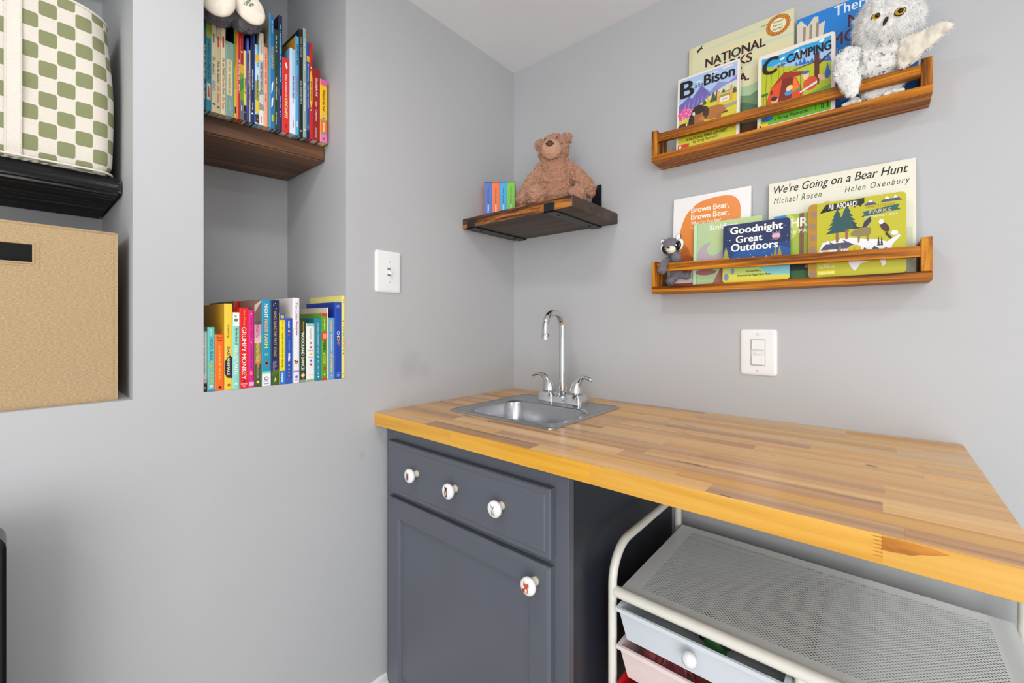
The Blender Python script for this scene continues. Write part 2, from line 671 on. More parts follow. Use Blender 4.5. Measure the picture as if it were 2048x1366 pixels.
def soft(pts, n=6):
    """closed smooth curve through the points"""
    o = []
    m = len(pts)
    for i in range(m):
        p0, p1, p2, p3 = pts[i - 1], pts[i], pts[(i + 1) % m], pts[(i + 2) % m]
        for k in range(n):
            t = k / n
            o.append(tuple(.5 * (2 * p1[c] + (p2[c] - p0[c]) * t + (2 * p0[c] - 5 * p1[c] + 4 * p2[c] - p3[c]) * t * t + (3 * p1[c] - p0[c] - 3 * p2[c] + p3[c]) * t ** 3) for c in (0, 1)))
    return o


class Ink:
    """print on a flat face W x H metres; art in 0..1 coordinates, u right, v up"""
    STEP = 0.000012

    def __init__(s, W, H, rad=0.0):
        s.W, s.H = W, H
        s.hull = rrect(0, W, 0, H, rad, 5) if rad else None
        s.layers = {'art': ([], [], []), 'let': ([], [], [])}
        s.n = 0

    def _add(s, which, pts, faces, col):
        V, F, C = s.layers[which]
        s.n += 1
        o = len(V)
        d = s.n * s.STEP
        V += [(p[0], p[1], d) for p in pts]
        c = lin(col)
        for f in faces:
            F.append([i + o for i in f])
            C.append((c, len(f)))

    def poly(s, pts, col):
        p = clip_poly([(u * s.W, v * s.H) for u, v in pts], s.W, s.H)
        if s.hull and p:
            p = clip_convex(p, s.hull)
        if len(p) >= 3:
            s._add('art', p, [list(range(len(p)))], col)
        return s

    def rect(s, u0, v0, u1, v1, col):
        return s.poly([(u0, v0), (u1, v0), (u1, v1), (u0, v1)], col)

    def ell(s, u, v, ru, rv, col, n=20, rot=0.0):
        c, sn = math.cos(rot), math.sin(rot)
        pts = []
        for k in range(n):
            a = 2 * math.pi * k / n
            x, y = ru * s.W * math.cos(a), rv * s.H * math.sin(a)
            pts.append((u + (x * c - y * sn) / s.W, v + (x * sn + y * c) / s.H))
        return s.poly(pts, col)

    def dot(s, u, v, r, col, n=14):
        return s.ell(u, v, r / s.W, r / s.H, col, n)

    def tri(s, u, v, w, h, col):
        return s.poly([(u - w / 2, v), (u + w / 2, v), (u, v + h)], col)

    def pine(s, u, v, w, h, col, trunk=None):
        if trunk:
            s.rect(u - w * .06, v - h * .15, u + w * .06, v + h * .1, trunk)
        for k in range(3):
            s.tri(u, v + h * .25 * k, w * (1 - .25 * k), h * .5, col)
        return s

    def ridge(s, base, pts, col):
        return s.poly([(pts[0][0], base)] + pts + [(pts[-1][0], base)], col)

    def text(s, t, u0, v0, u1, v1, col, bold=0.0, shear=0.0, rise=0.0, spacing=1.0, keep=False):
        vv, f, asp = glyphs(t, bold, shear, spacing)
        e = bold * (v1 - v0) * s.H * 1.25
        for dx, dy in (((0, 0),) if e <= 0 else ((-e, 0), (e, 0), (0, e * .5), (0, -e * .5))):
            s._add('let', [((u0 + x * (u1 - u0)) * s.W + dx, (v0 + y * (v1 - v0) + rise * x) * s.H + dy) for x, y in vv], f, col)
        return s

    def down(s, t, v1, v0, col, u0=.25, u1=.75, bold=0.0, shear=0.0, spacing=1.0):
        """lettering running down a spine"""
        vv, f, asp = glyphs(t, bold, shear, spacing)
        e = bold * (u1 - u0) * s.W * 1.4
        for dx, dy in (((0, 0),) if e <= 0 else ((-e, 0), (e, 0), (0, e), (0, -e))):
            s._add('let', [((u0 + y * (u1 - u0)) * s.W + dx * .5, (v1 - x * (v1 - v0)) * s.H + dy) for x, y in vv], f, col)
        return s

    def up(s, t, v0, v1, col, u0=.25, u1=.75, bold=0.0, shear=0.0):
        """lettering running up a spine"""
        vv, f, asp = glyphs(t, bold, shear)
        s._add('let', [((u1 - y * (u1 - u0)) * s.W, (v0 + x * (v1 - v0)) * s.H) for x, y in vv], f, col)
        return s

    def scrawl(s, v1, v0, col, u0=.32, u1=.68):
        """print too small to read in the photograph: a broken line of strokes"""
        rg = random.Random(int(v1 * 977) + int(s.H * 1e5))
        P, F = [], []
        v = v1
        while v > v0:
            l = rg.uniform(.0012, .0026) / s.H
            if rg.random() > .16:
                a, b = u0 + rg.uniform(0, .25) * (u1 - u0), u1 - rg.uniform(0, .2) * (u1 - u0)
                o = len(P)
                P += [(a * s.W, (v - l) * s.H), (b * s.W, (v - l) * s.H), (b * s.W, v * s.H), (a * s.W, v * s.H)]
                F.append([o, o + 1, o + 2, o + 3])
            v -= l * 1.35
        if F:
            s._add('let', P, F, col)
        return s

    def emit(s, parent, M):
        for w, nm in (('art', 'printed_art'), ('let', 'lettering')):
            V, F, C = s.layers[w]
            if not F:
                continue
            me = bpy.data.meshes.new(nm)
            me.from_pydata([M @ Vector(p) for p in V], [], F)
            me.materials.append(M_INK)
            at = me.color_attributes.new('ink', 'FLOAT_COLOR', 'CORNER')
            buf = []
            for c, n in C:
                buf += list(c) * n
            at.data.foreach_set('color', buf)
            me.update()
            o = bpy.data.objects.new(nm, me)
            COL.objects.link(o)
            o.parent = parent
            o['kind'] = 'stuff'


# face frames: u,v,outward for prints
def frame_mY(x, y, z):      # facing -y : u=+x, v=+z
    return Matrix(((1, 0, 0, x), (0, 0, -1, y), (0, 1, 0, z), (0, 0, 0, 1)))


def frame_pX(x, y, z):      # facing +x : u=+y, v=+z
    return Matrix(((0, 0, 1, x), (1, 0, 0, y), (0, 1, 0, z), (0, 0, 0, 1)))


# ------------------------------------------------------------------ cabinet knobs with small printed animals
def knob(x, z, parent, kind, label):
    M = Matrix.Translation((x, FY - .0195, z)) @ Matrix.Rotation(R(90), 4, 'X')
    prof = [(0.0095, 0), (0.009, 0.005), (0.008, 0.010), (0.0095, 0.014), (0.0145, 0.018), (0.0178, 0.022), (0.0184, 0.026), (0.0172, 0.0300), (0.0135, 0.0320), (0.007, 0.0328), (0.0005, 0.0330)]
    k = MB().lathe(prof[3:], 28, M).build('knob', M_PORC, parent, True)
    k['label'] = label
    MB().lathe(prof[:4], 20, M).build('knob_stem', M_STEM, k, True)
    i = Ink(.025, .025)
    if kind == 'owl':
        i.ell(.5, .45, .22, .38, '#b98d8d').tri(.36, .75, .14, .16, '#6b4a44').tri(.64, .75, .14, .16, '#6b4a44').ell(.5, .4, .13, .24, '#7d3f45').dot(.42, .68, .0016, '#2b1a1a').dot(.58, .68, .0016, '#2b1a1a')
    elif kind == 'bear':
        i.ell(.5, .42, .2, .36, '#4a2420').dot(.5, .8, .0038, '#4a2420').dot(.36, .93, .0015, '#4a2420').dot(.64, .93, .0015, '#4a2420').ell(.5, .4, .1, .2, '#c9a79c').rect(.36, .0, .45, .12, '#4a2420').rect(.55, .0, .64, .12, '#4a2420')
    elif kind == 'hare':
        i.ell(.5, .36, .17, .28, '#c9c9c9').ell(.5, .62, .11, .1, '#b0b0b0').poly([(.42, .66), (.2, .98), (.5, .7)], '#5b5b5b').poly([(.52, .68), (.72, .95), (.6, .66)], '#5b5b5b').rect(.38, .04, .44, .4, '#555555').poly([(.55, .1), (.8, .04), (.6, .3)], '#6b6b6b')
    else:
        i.ell(.5, .3, .2, .28, '#c2573f').poly([(.22, .6), (.5, .42), (.78, .6), (.74, .98), (.6, .8), (.4, .8), (.26, .98)], '#c2573f').ell(.5, .25, .1, .2, '#efe3d8').ell(.22, .2, .12, .16, '#a8402c').dot(.5, .46, .0016, '#222222')
    i.emit(k, frame_mY(x - .0125, FY - .0195 - .0331, z - .0125))
    return k


knob(0.174, 0.7715, dr, 'owl', 'white knob printed with a small owl')
knob(0.326, 0.7695, dr, 'bear', 'white knob printed with a small brown bear')
knob(0.4775, 0.7695, dr, 'hare', 'white knob printed with a small grey animal')
knob(0.5700, 0.6395, do, 'fox', 'white knob printed with a small orange fox')

# ------------------------------------------------------------------ bar sink
M_STEEL = mat('brushed_steel', '#b4b6b9', 0.24, 1.0, var=0.03, scale=60)
M_CHROME = mat('chrome', '#d8dadc', 0.06, 1.0)
M_DARK = mat('dark_hole', '#121212', 0.5)
sk = thing('bar_sink', 'small square stainless steel drop-in sink in the worktop', 'sink', (0.326, -0.2835, CT))
sx0, sx1, sy0, sy1 = -.187, .186, -.1835, .1835
bx0, bx1, by0, by1 = -.150, .150, -.148, .070
lp = []
for x0, x1, y0, y1, r, z in ((sx0, sx1, sy0, sy1, .013, .0006), (sx0 + .0005, sx1 - .0005, sy0 + .0005, sy1 - .0005, .013, .0035), (sx0 + .006, sx1 - .006, sy0 + .006, sy1 - .006, .010, .0052),
                             (sx0 + .012, sx1 - .012, sy0 + .012, sy1 - .012, .008, .0028), (bx0 - .012, bx1 + .012, by0 - .012, by1 + .012, .062, .0026), (bx0 - .004, bx1 + .004, by0 - .004, by1 + .004, .055, .0012),
                             (bx0, bx1, by0, by1, .052, -.005), (bx0 + .004, bx1 - .004, by0 + .004, by1 - .004, .05, -.09), (bx0 + .010, bx1 - .010, by0 + .010, by1 - .010, .048, -.122), (bx0 + .026, bx1 - .026, by0 + .026, by1 - .026, .04, -.137),
                             (bx0 + .06, bx1 - .06, by0 + .06, by1 - .06, .03, -.142), (-.03, .03, -.068, -.008, .029, -.144)):
    lp.append([(x, y, z) for x, y in rrect(x0, x1, y0, y1, r, 8)])
MB().loft(lp, cap1=True).build('basin', M_STEEL, sk, True)
MB().lathe([(.026, 0), (.026, .003), (.018, .0035), (.016, .001)], 24, Matrix.Translation((0, -.038, -.1435))).build('drain', M_CHROME, sk, True, angle=40)

# ------------------------------------------------------------------ faucet
fc = thing('faucet', 'chrome two-handle gooseneck faucet on the sink deck', 'faucet', (0.326, -0.142, CT + .003))
bl = []
for hw, hd, z in ((.084, .026, 0), (.083, .025, .012), (.078, .021, .018)):
    bl.append([(x, y, z) for x, y in rrect(-hw, hw, -hd, hd, .008, 3)])
MB().loft(bl, cap0=True, cap1=True).build('base_plate', M_CHROME, fc, True, angle=35)
for s in (-1, 1):
    mb = MB()
    lq = []
    for hw, z in ((.0295, .0), (.0280, .018), (.0235, .029)):
        lq.append([(s * .052 + x, y, z) for x, y in rrect(-hw, hw, -hw, hw, .006, 3)])
    mb.loft(lq, cap0=True, cap1=True)
    mb.build('valve_block', M_CHROME, fc, True, angle=35)
    h = MB()
    ctl = [(0, .0285, .0210), (0, .036, .0212), (.0005, .046, .0198), (.0025, .056, .0170), (.0065, .066, .0138), (.013, .0755, .0106), (.022, .0825, .0080), (.033, .0862, .0064), (.044, .0860, .0060), (.053, .0835, .0064), (.0605, .0800, .0062), (.0640, .0780, .0030)]
    h.tube([(s * (.052 + cx_), -.012 * cx_ / .06, cz_) for cx_, cz_, r_ in ctl], .01, 16, True, [r_ for cx_, cz_, r_ in ctl])
    h.build('lever_handle', M_CHROME, fc, True)
sp = MB()
pts = [(0, 0, .012), (0, 0, .05), (0, 0, .12), (0, 0, .20), (0, 0, .242)]
for k in range(1, 15):
    a = math.pi * k / 14
    pts.append((0, -.047 + .047 * math.cos(a), .242 + .047 * math.sin(a)))
pts += [(0, -.094, .232), (0, -.094, .224)]
sp.tube(pts, .0108, 16)
sp.build('spout', M_CHROME, fc, True, angle=50)
MB().lathe([(.0105, .220), (.0135, .220), (.0135, .236), (.0115, .2385), (.0105, .2385)], 20, Matrix.Translation((0, -.094, -.014)), cap=False).build('aerator', M_CHROME, fc, True, angle=40)
MB().lathe([(.020, .016), (.020, .020), (.015, .022), (.0150, .029), (.0165, .030), (.0165, .034), (.0125, .037)], 20).build('spout_collar', M_CHROME, fc, True, angle=40)
MB().lathe([(.0025, .014), (.0025, .040), (.0045, .041), (.0045, .046), (.001, .048)], 10, Matrix.Translation((0.0, .0225, 0))).build('lift_rod', M_CHROME, fc, True, angle=40)

# ------------------------------------------------------------------ switch plates
M_PLATE = mat('white_plastic_plate', '#ececec', 0.28)
M_PLATE2 = mat('white_plastic_device', '#e2e2e2', 0.25)


def plate(name, label, cat, M, w, h):
    t = thing(name, label, cat)
    t.matrix_world = M
    lq = []
    for ins, z in ((0, .0003), (0, .002), (.0015, .0045), (.004, .0058), (.010, .0062)):
        lq.append([(x, y, z) for x, y in rrect(-w / 2 + ins, w / 2 - ins, -h / 2 + ins, h / 2 - ins, max(.004, .008 - ins), 4)])
    MB().loft(lq, cap0=True, cap1=True).build('plate', M_PLATE, t, True, angle=50)
    return t


t = plate('toggle_switch', 'white single toggle light switch on the wall beside the book recess', 'light switch', frame_pX(0, -0.582, 1.3245), .087, .124)
for zz in (-.0297, .0297):
    MB().lathe([(.0035, .0060), (.0034, .0071), (.0015, .0076), (.0004, .0077)], 14, Matrix.Translation((0, zz, 0))).build('screw', M_PLATE2, t, True)
MB().box(-.0052, .0052, -.012, .012, .006, .0066).build('toggle_slot', mat('slot_grey', '#8b8b8b', .5), t)
g = MB()
g.loft([[(-.0045, -.006, .0062), (.0045, -.006, .0062), (.0045, .006, .0062), (-.0045, .006, .0062)], [(-.0035, -.0085, .018), (.0035, -.0085, .018), (.0035, -.0015, .018), (-.0035, -.0015, .018)], [(-.0025, -.008, .0195), (.0025, -.008, .0195), (.0025, -.003, .0195), (-.0025, -.003, .0195)]], cap1=True)
g.build('toggle_lever', M_PLATE, t)

t = plate('rocker_switch', 'white rectangular dimmer and rocker switch on the wall above the worktop', 'light switch', frame_mY(0.8635, 0, 1.0938), .0885, .1255)
for zz in (-.0485, .0485):
    MB().lathe([(.0033, .0060), (.0032, .0070), (.0012, .0074)], 14, Matrix.Translation((0, zz, 0))).build('screw', M_PLATE2, t, True)
MB().box(-.0175, .0175, -.0355, .0355, .0055, .0066).build('device_gap', mat('gap_grey', '#9a9a9a', .6), t)
MB().box(-.0165, .0165, -.0345, .0345, .0062, .0078, .0012).build('device_body', M_PLATE2, t)
for a, b2 in ((.0065, .0335), (-.0335, -.0085)):
    MB().box(-.015, .015, a, b2, .0078, .0112, .0014).build('rocker', M_PLATE, t)
MB().box(-.0065, .0065, -.004, .0015, .0078, .0098, .0006).build('slider', M_PLATE, t)

# ------------------------------------------------------------------ rolling drawer cart
M_TUBE = mat('cream_enamel', '#e9e6db', 0.25, coat=0.3)
M_MESH = mat('pale_enamel_sheet', '#ecf1ee', 0.35, coat=0.1)
M_DW = mat('translucent_white_plastic', '#d6dce3', 0.3)
M_DP = mat('pale_pink_plastic', '#ecd9d6', 0.3)
M_DR = mat('red_plastic', '#e2232a', 0.3)
M_KNOB = mat('white_knob_plastic', '#efefef', 0.2)
CH = 0.600
cx0, cx1, cy0, cy1 = 0.672, 1.320, -0.466, -0.066
ct = thing('drawer_cart', 'cream tube-framed drawer cart with a perforated top under the worktop', 'cart', (0, 0, 0))


def post_path(x):
    rr = .075
    p = [(x, cy0, .055), (x, cy0, .3), (x, cy0, .684 - rr)]
    for k in range(1, 9):
        a = R(90 * k / 8)
        p.append((x, cy0 + rr - rr * math.cos(a), .684 - rr + rr * math.sin(a)))
    r2 = .03
    p.append((x, cy1 - r2, .684))
    for k in range(1, 6):
        a = R(90 * k / 5)
        p.append((x, cy1 - r2 + r2 * math.sin(a), .684 - r2 + r2 * math.cos(a)))
    p += [(x, cy1, .3), (x, cy1, .055)]
    return p


for x in (cx0, cx1):
    MB().tube(post_path(x), .0095, 14).build('side_tube', M_TUBE, ct, True, angle=60)
MB().tube([(cx0 + .008, cy0, CH - .004), (cx1 - .008, cy0, CH - .004)], .0115, 16).build('front_rail', M_TUBE, ct, True, angle=60)
MB().tube([(cx0 + .008, cy1, CH - .030), (cx1 - .008, cy1, CH - .030)], .007, 12).build('back_rail', M_TUBE, ct, True, angle=60)
MB().tube([(1.012, cy0 + .004, CH - .01), (1.012, cy0 + .004, .06)], .0095, 14).build('middle_post', M_TUBE, ct, True, angle=60)
MB().tube([(1.012, cy1 - .004, CH - .01), (1.012, cy1 - .004, .06)], .0095, 14).build('middle_post', M_TUBE, ct, True, angle=60)
for yy in (cy0, cy1):
    MB().tube([(cx0, yy, .07), (cx1, yy, .07)], .008, 12).build('lower_rail', M_TUBE, ct, True, angle=60)
for x in (cx0, cx1):
    for yy in (cy0, cy1):
        w = MB()
        w.lathe([(.004, -.010), (.022, -.010), (.025, -.006), (.025, .006), (.022, .010), (.004, .010)], 18, Matrix.Translation((x, yy, .0255)) @ Matrix.Rotation(R(90), 4, 'Y'))
        w.box(x - .003, x + .003, yy - .008, yy + .008, .03, .056)
        w.build('caster', M_KNOB, ct, True, angle=40)

# the perforated sheet, every hole cut through
px0, px1, py0, py1 = cx0 + .014, cx1 - .014, cy0 + .008, cy1 - .004
mx, my = .034, .030
hp = .0076
sheet_v, sheet_f = [], []


def quad(a, b2, c, d):
    o = len(sheet_v)
    sheet_v.extend((a, b2, c, d))
    sheet_f.append((o, o + 1, o + 2, o + 3))


gx0, gx1, gy0, gy1 = px0 + mx, px1 - mx, py0 + my, py1 - my
quad((px0, py0, 0), (px1, py0, 0), (px1, gy0, 0), (px0, gy0, 0))
quad((px0, gy1, 0), (px1, gy1, 0), (px1, py1, 0), (px0, py1, 0))
quad((px0, gy0, 0), (gx0, gy0, 0), (gx0, gy1, 0), (px0, gy1, 0))
quad((gx1, gy0, 0), (px1, gy0, 0), (px1, gy1, 0), (gx1, gy1, 0))
for yy in (py0, py1):
    quad((px0, yy, 0), (px1, yy, 0), (px1, yy, -.014), (px0, yy, -.014))
for xx in (px0, px1):
    quad((xx, py0, 0), (xx, py1, 0), (xx, py1, -.014), (xx, py0, -.014))
nrow = int((gy1 - gy0) / (hp * .52))
rh = (gy1 - gy0) / nrow
ncol = int((gx1 - gx0) / hp)
cw = (gx1 - gx0) / (ncol + .5)
for j in range(nrow):
    y = gy0 + j * rh
    off = cw * .5 if j % 2 else 0.0
    if off:
        quad((gx0, y, 0), (gx0 + off, y, 0), (gx0 + off, y + rh, 0), (gx0, y + rh, 0))
    else:
        quad((gx1 - cw * .5, y, 0), (gx1, y, 0), (gx1, y + rh, 0), (gx1 - cw * .5, y + rh, 0))
    for i in range(ncol):
        x = gx0 + off + i * cw
        o = len(sheet_v)
        cxx, cyy = x + cw / 2, y + rh / 2
        hw, hh = cw * .25, rh * .32
        sheet_v.extend(((x, y, 0), (cxx, y, 0), (x + cw, y, 0), (x + cw, cyy, 0), (x + cw, y + rh, 0), (cxx, y + rh, 0), (x, y + rh, 0), (x, cyy, 0),
                        (cxx - hw * .75, cyy - hh * .75, 0), (cxx, cyy - hh, 0), (cxx + hw * .75, cyy - hh * .75, 0), (cxx + hw, cyy, 0), (cxx + hw * .75, cyy + hh * .75, 0), (cxx, cyy + hh, 0), (cxx - hw * .75, cyy + hh * .75, 0), (cxx - hw, cyy, 0)))
        for k in range(8):
            k2 = (k + 1) % 8
            sheet_f.append((o + k, o + k2, o + 8 + k2, o + 8 + k))
mb = MB()
mb.add(sheet_v, sheet_f)
pt = mb.build('perforated_top', M_MESH, ct, loc=(0, 0, CH))
M_IN = mat('cart_shade_lining', '#3b4046', .7)


def drawer(x0, x1, z, m, k_, front):
    """tray with flared front, rim lip and knob"""
    tr = MB()
    y0, y1 = front, cy1 - .02
    top = [(x0, y0), (x1, y0), (x1, y1), (x0, y1)]
    h = .068
    bot = [(x0 + .018, y0 + .016), (x1 - .018, y0 + .016), (x1 - .018, y1 - .01), (x0 + .018, y1 - .01)]
    inn = [(x0 + .008, y0 + .006), (x1 - .008, y0 + .006), (x1 - .008, y1 - .006), (x0 + .008, y1 - .006)]
    ib = [(x0 + .021, y0 + .0185), (x1 - .021, y0 + .0185), (x1 - .021, y1 - .0125), (x0 + .021, y1 - .0125)]
    ou = [(x0 + .006, y0 + .005), (x1 - .006, y0 + .005), (x1 - .006, y1 - .004), (x0 + .006, y1 - .004)]
    L = [[(x, y, z - h) for x, y in bot], [(x, y, z - .007) for x, y in ou], [(x, y, z - .008) for x, y in top], [(x, y, z) for x, y in top], [(x, y, z) for x, y in inn], [(x, y, z - h + .003) for x, y in ib]]
    tr.loft(L, cap0=True, cap1=True)
    d = tr.build('drawer', m, ct)
    cxm = (x0 + x1) / 2
    Mk = Matrix.Translation((cxm, y0 + .008, z - .030)) @ Matrix.Rotation(R(78), 4, 'X')
    MB().lathe([(.005, 0), (.005, .010), (.011, .013), (.0135, .018), (.013, .024), (.008, .028), (.0005, .0295)], 20, Mk).build('knob', M_KNOB, d, True)
    for x in (x0 - .004, x1 - .006):
        lg = MB()
        lg.box(x, x + .010, y0 + .014, y1, z - .012, z - .0085)
        lg.build('runner', M_TUBE, d)
    return d


DZ = [.577, .496, .415, .334, .253]
for j, z in enumerate(DZ):
    m = (M_DW, M_DP, M_DR, mat('orange_plastic', '#e8862c', .3), mat('yellow_plastic', '#e9c63a', .3))[j]
    d = drawer(.690, .998, z, m, j, cy0 - .022 if j == 0 else cy0 - .018)
    d['label'] = ('clear white drawer', 'pale pink drawer', 'red drawer', 'orange drawer', 'yellow drawer')[j]
    m2 = (M_DW, mat('green_plastic', '#6aa84f', .3), mat('blue_plastic', '#3d78c2', .3), M_DP, M_DW)[j]
    d = drawer(1.026, 1.306, z, m2, j, cy0 - .018)
# ------------------------------------------------------------------ shelves of the recesses
W_BROWN = wood('dark_brown_stained_pine', ['#2e1c12', '#573822', '#774f32', '#946844'], 'Y', rough=0.5, across=30, along=1.6, bump=0.25)
W_BLACK = wood('black_stained_pine', ['#060606', '#0e0e0f', '#232324', '#6c6c6c'], 'Y', rough=0.6, across=95, along=2.6, bump=0.4, spec=.2, contrast=(.38, .64))
W_CORNER = wood('charred_pine', ['#2a170c', '#5f3616', '#96581c', '#b8742a'], 'X', rough=0.45, across=60, along=5.5, bump=0.3, contrast=(.40, .60))
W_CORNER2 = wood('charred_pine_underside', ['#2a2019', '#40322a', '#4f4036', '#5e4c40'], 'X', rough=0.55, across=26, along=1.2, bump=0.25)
W_LEDGE = wood('honey_stained_pine', ['#472403', '#8d4e07', '#b46c10', '#d08a22'], 'X', rough=0.45, across=85, along=2.2, bump=0.2, contrast=(.36, .62), spec=.25)
W_LEDGE_Z = wood('honey_stained_pine_upright', ['#472403', '#8d4e07', '#b46c10', '#d08a22'], 'Z', rough=0.45, across=75, along=6, bump=0.2, contrast=(.36, .62), spec=.25)


def plank(name, label, x0, x1, y0, y1, tops, th, m, ch=.004):
    """board with top heights given at (front,y0),(front,y1),(back,y0),(back,y1)"""
    mb = MB()
    mb.box(0, 1, 0, 1, 0, 1)
    mb = MB()
    bm = bmesh.new()
    bmesh.ops.create_cube(bm, size=1.0)
    for v in bm.verts:
        fx, fy, fz = v.co.x + .5, v.co.y + .5, v.co.z + .5
        zt = (tops[0] * (1 - fy) + tops[1] * fy) * fx + (tops[2] * (1 - fy) + tops[3] * fy) * (1 - fx)
        v.co = Vector((x0 + (x1 - x0) * fx, y0 + (y1 - y0) * fy, zt - th * (1 - fz)))
    bmesh.ops.bevel(bm, geom=bm.edges[:], offset=ch, segments=2, affect='EDGES')
    mb.bm(bm)
    o = mb.build(name, m, None, True, angle=40)
    return tag(o, label, 'shelf')


def SHT(y):      # top of the brown shelf along the book row
    return 1.6700 + (y + 1.0397) * (1.6860 - 1.6700) / .3263


plank('wall_shelf', 'thick brown stained pine shelf carrying the tall row of picture books', -.3775, -.118, N2[0] + .0015, N2[1] - .0015, (SHT(N2[0]), SHT(N2[1]), SHT(N2[0]), SHT(N2[1])), .044, W_BROWN)
plank('wall_shelf', 'black stained shelf under the checkered fabric bin', -.4225, -.105, -2.047, N1[1] - .002, (1.4765,) * 4, .036, W_BLACK, .006)
plank('wall_shelf', 'black stained shelf above the checkered fabric bin', -.4225, -.125, -2.047, -1.186, (2.031,) * 4, .036, W_BLACK, .006)

# corner shelf on strap brackets
cs = thing('corner_shelf', 'charred pine corner shelf on two black strap brackets', 'shelf', (0, 0, 0))
mb = MB()
X1, Y0, ZT, ZB = .452, -.281, 1.537, 1.502
mb.box(.0015, X1, Y0, -.0015, ZB, ZT, .0025)
b_ = mb.build('board', [W_CORNER, W_CORNER2], cs, True, angle=40)
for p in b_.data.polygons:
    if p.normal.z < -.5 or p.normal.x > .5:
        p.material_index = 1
M_IRON = mat('black_powder_coat', '#17181b', .38, var=.1, scale=80)
for x in (.046, .374):
    br = MB()
    w = .0185
    br.box(x - w, x + w, Y0 - .0045, -.0006, ZB - .0042, ZB - .0006, .0008)
    br.box(x - w, x + w, Y0 - .0045, Y0 - .0006, ZB - .0042, ZT - .011, .0008)
    if x > .2:
        br.box(x - w, x + w, -.0046, -.0006, ZB - .0042, 1.6455, .0008)
    else:
        br.box(x - w, x + w, -.0046, -.0006, ZB - .0042, 1.60, .0008)
    k = br.build('bracket', M_IRON, cs)
    for yy in (-.235, -.05):
        MB().lathe([(.0045, 0), (.0042, -.0016), (.001, -.0022)], 12, Matrix.Translation((x, yy, ZB - .0042))).build('screw', M_IRON, k, True)

# ------------------------------------------------------------------ picture ledges
UZ, LZ = 1.646, 1.260      # undersides
BT = .0195                 # board thickness
LX0, LX1 = .600, 1.1945
LY = -.081


def ledge(z, label, rl, rr_):
    t = thing('picture_ledge', label, 'shelf', (0, 0, z), group='honey pine picture ledges')
    MB().box(LX0, LX1, LY, -.0006, 0, BT, .0012).build('base_board', W_LEDGE, t)
    MB().box(LX0, LX0 + .0165, LY, -.0006, BT, .0925, .0012).build('end_block', W_LEDGE_Z, t)
    MB().box(LX1 - .0175, LX1, LY, -.0006, BT, .0765 if z > 1.5 else .0905, .0012).build('end_block', W_LEDGE_Z, t)
    r = MB()
    a, c = LX0 + .0168, LX1 - .0178
    y0, y1 = LY + .0008, LY + .0155
    h = .023
    r.loft([[(a, y0, rl), (a, y1, rl), (a, y1, rl + h), (a, y0, rl + h)], [(c, y0, rr_), (c, y1, rr_), (c, y1, rr_ + h), (c, y0, rr_ + h)]], cap0=True, cap1=True)
    r.build('front_rail', W_LEDGE, t)
    return t


ledge(UZ, 'upper honey pine picture ledge holding the owl and picture books', .0580, .0420)
ledge(LZ, 'lower honey pine picture ledge holding the raccoon and picture books', .0640, .0500)
UB, LB = UZ + BT, LZ + BT

# ------------------------------------------------------------------ books standing face out
M_PAGE = mat('book_pages', '#ece6d8', .7, var=.06, scale=4, stretch=(1, 300, 1), bump=.1, bscale=300)


def cmat(hexc):
    return mat('cover_' + hexc.lstrip('#'), hexc, .36, var=.02, scale=30)


def face_book(label, x0, x1, h, th, ybot, tilt, zb, col, art, rad=0.0, board=False, group=None):
    w = x1 - x0
    a = R(tilt)
    t = thing('picture_book', label, 'book', ((x0 + x1) / 2, ybot, zb + th * math.sin(a) + .0004), (-a, 0, 0), group)
    m = cmat(col)
    hw = w / 2
    if rad:
        pl = rrect(-hw, hw, 0, h, rad, 5)
    else:
        pl = [(-hw, 0), (hw, 0), (hw, h), (-hw, h)]
    MB().prism(pl, 0, .0022).build('front_cover', m, t)
    bk = MB().prism(pl, th - .0022, th)
    bk.box(-hw, -hw + .0025, .0022, th - .0022, rad, h - rad)
    bk.build('back_cover', m, t)
    ins = .0 if board else .003
    MB().box(-hw + .0026, hw - max(ins, .0008), .0023, th - .0023, ins + .0002 + rad * .5, h - ins - rad * .5).build('pages', M_PAGE, t)
    i = Ink(w, h, rad)
    art(i)
    i.emit(t, frame_mY(-hw, -.0002, 0))
    return t


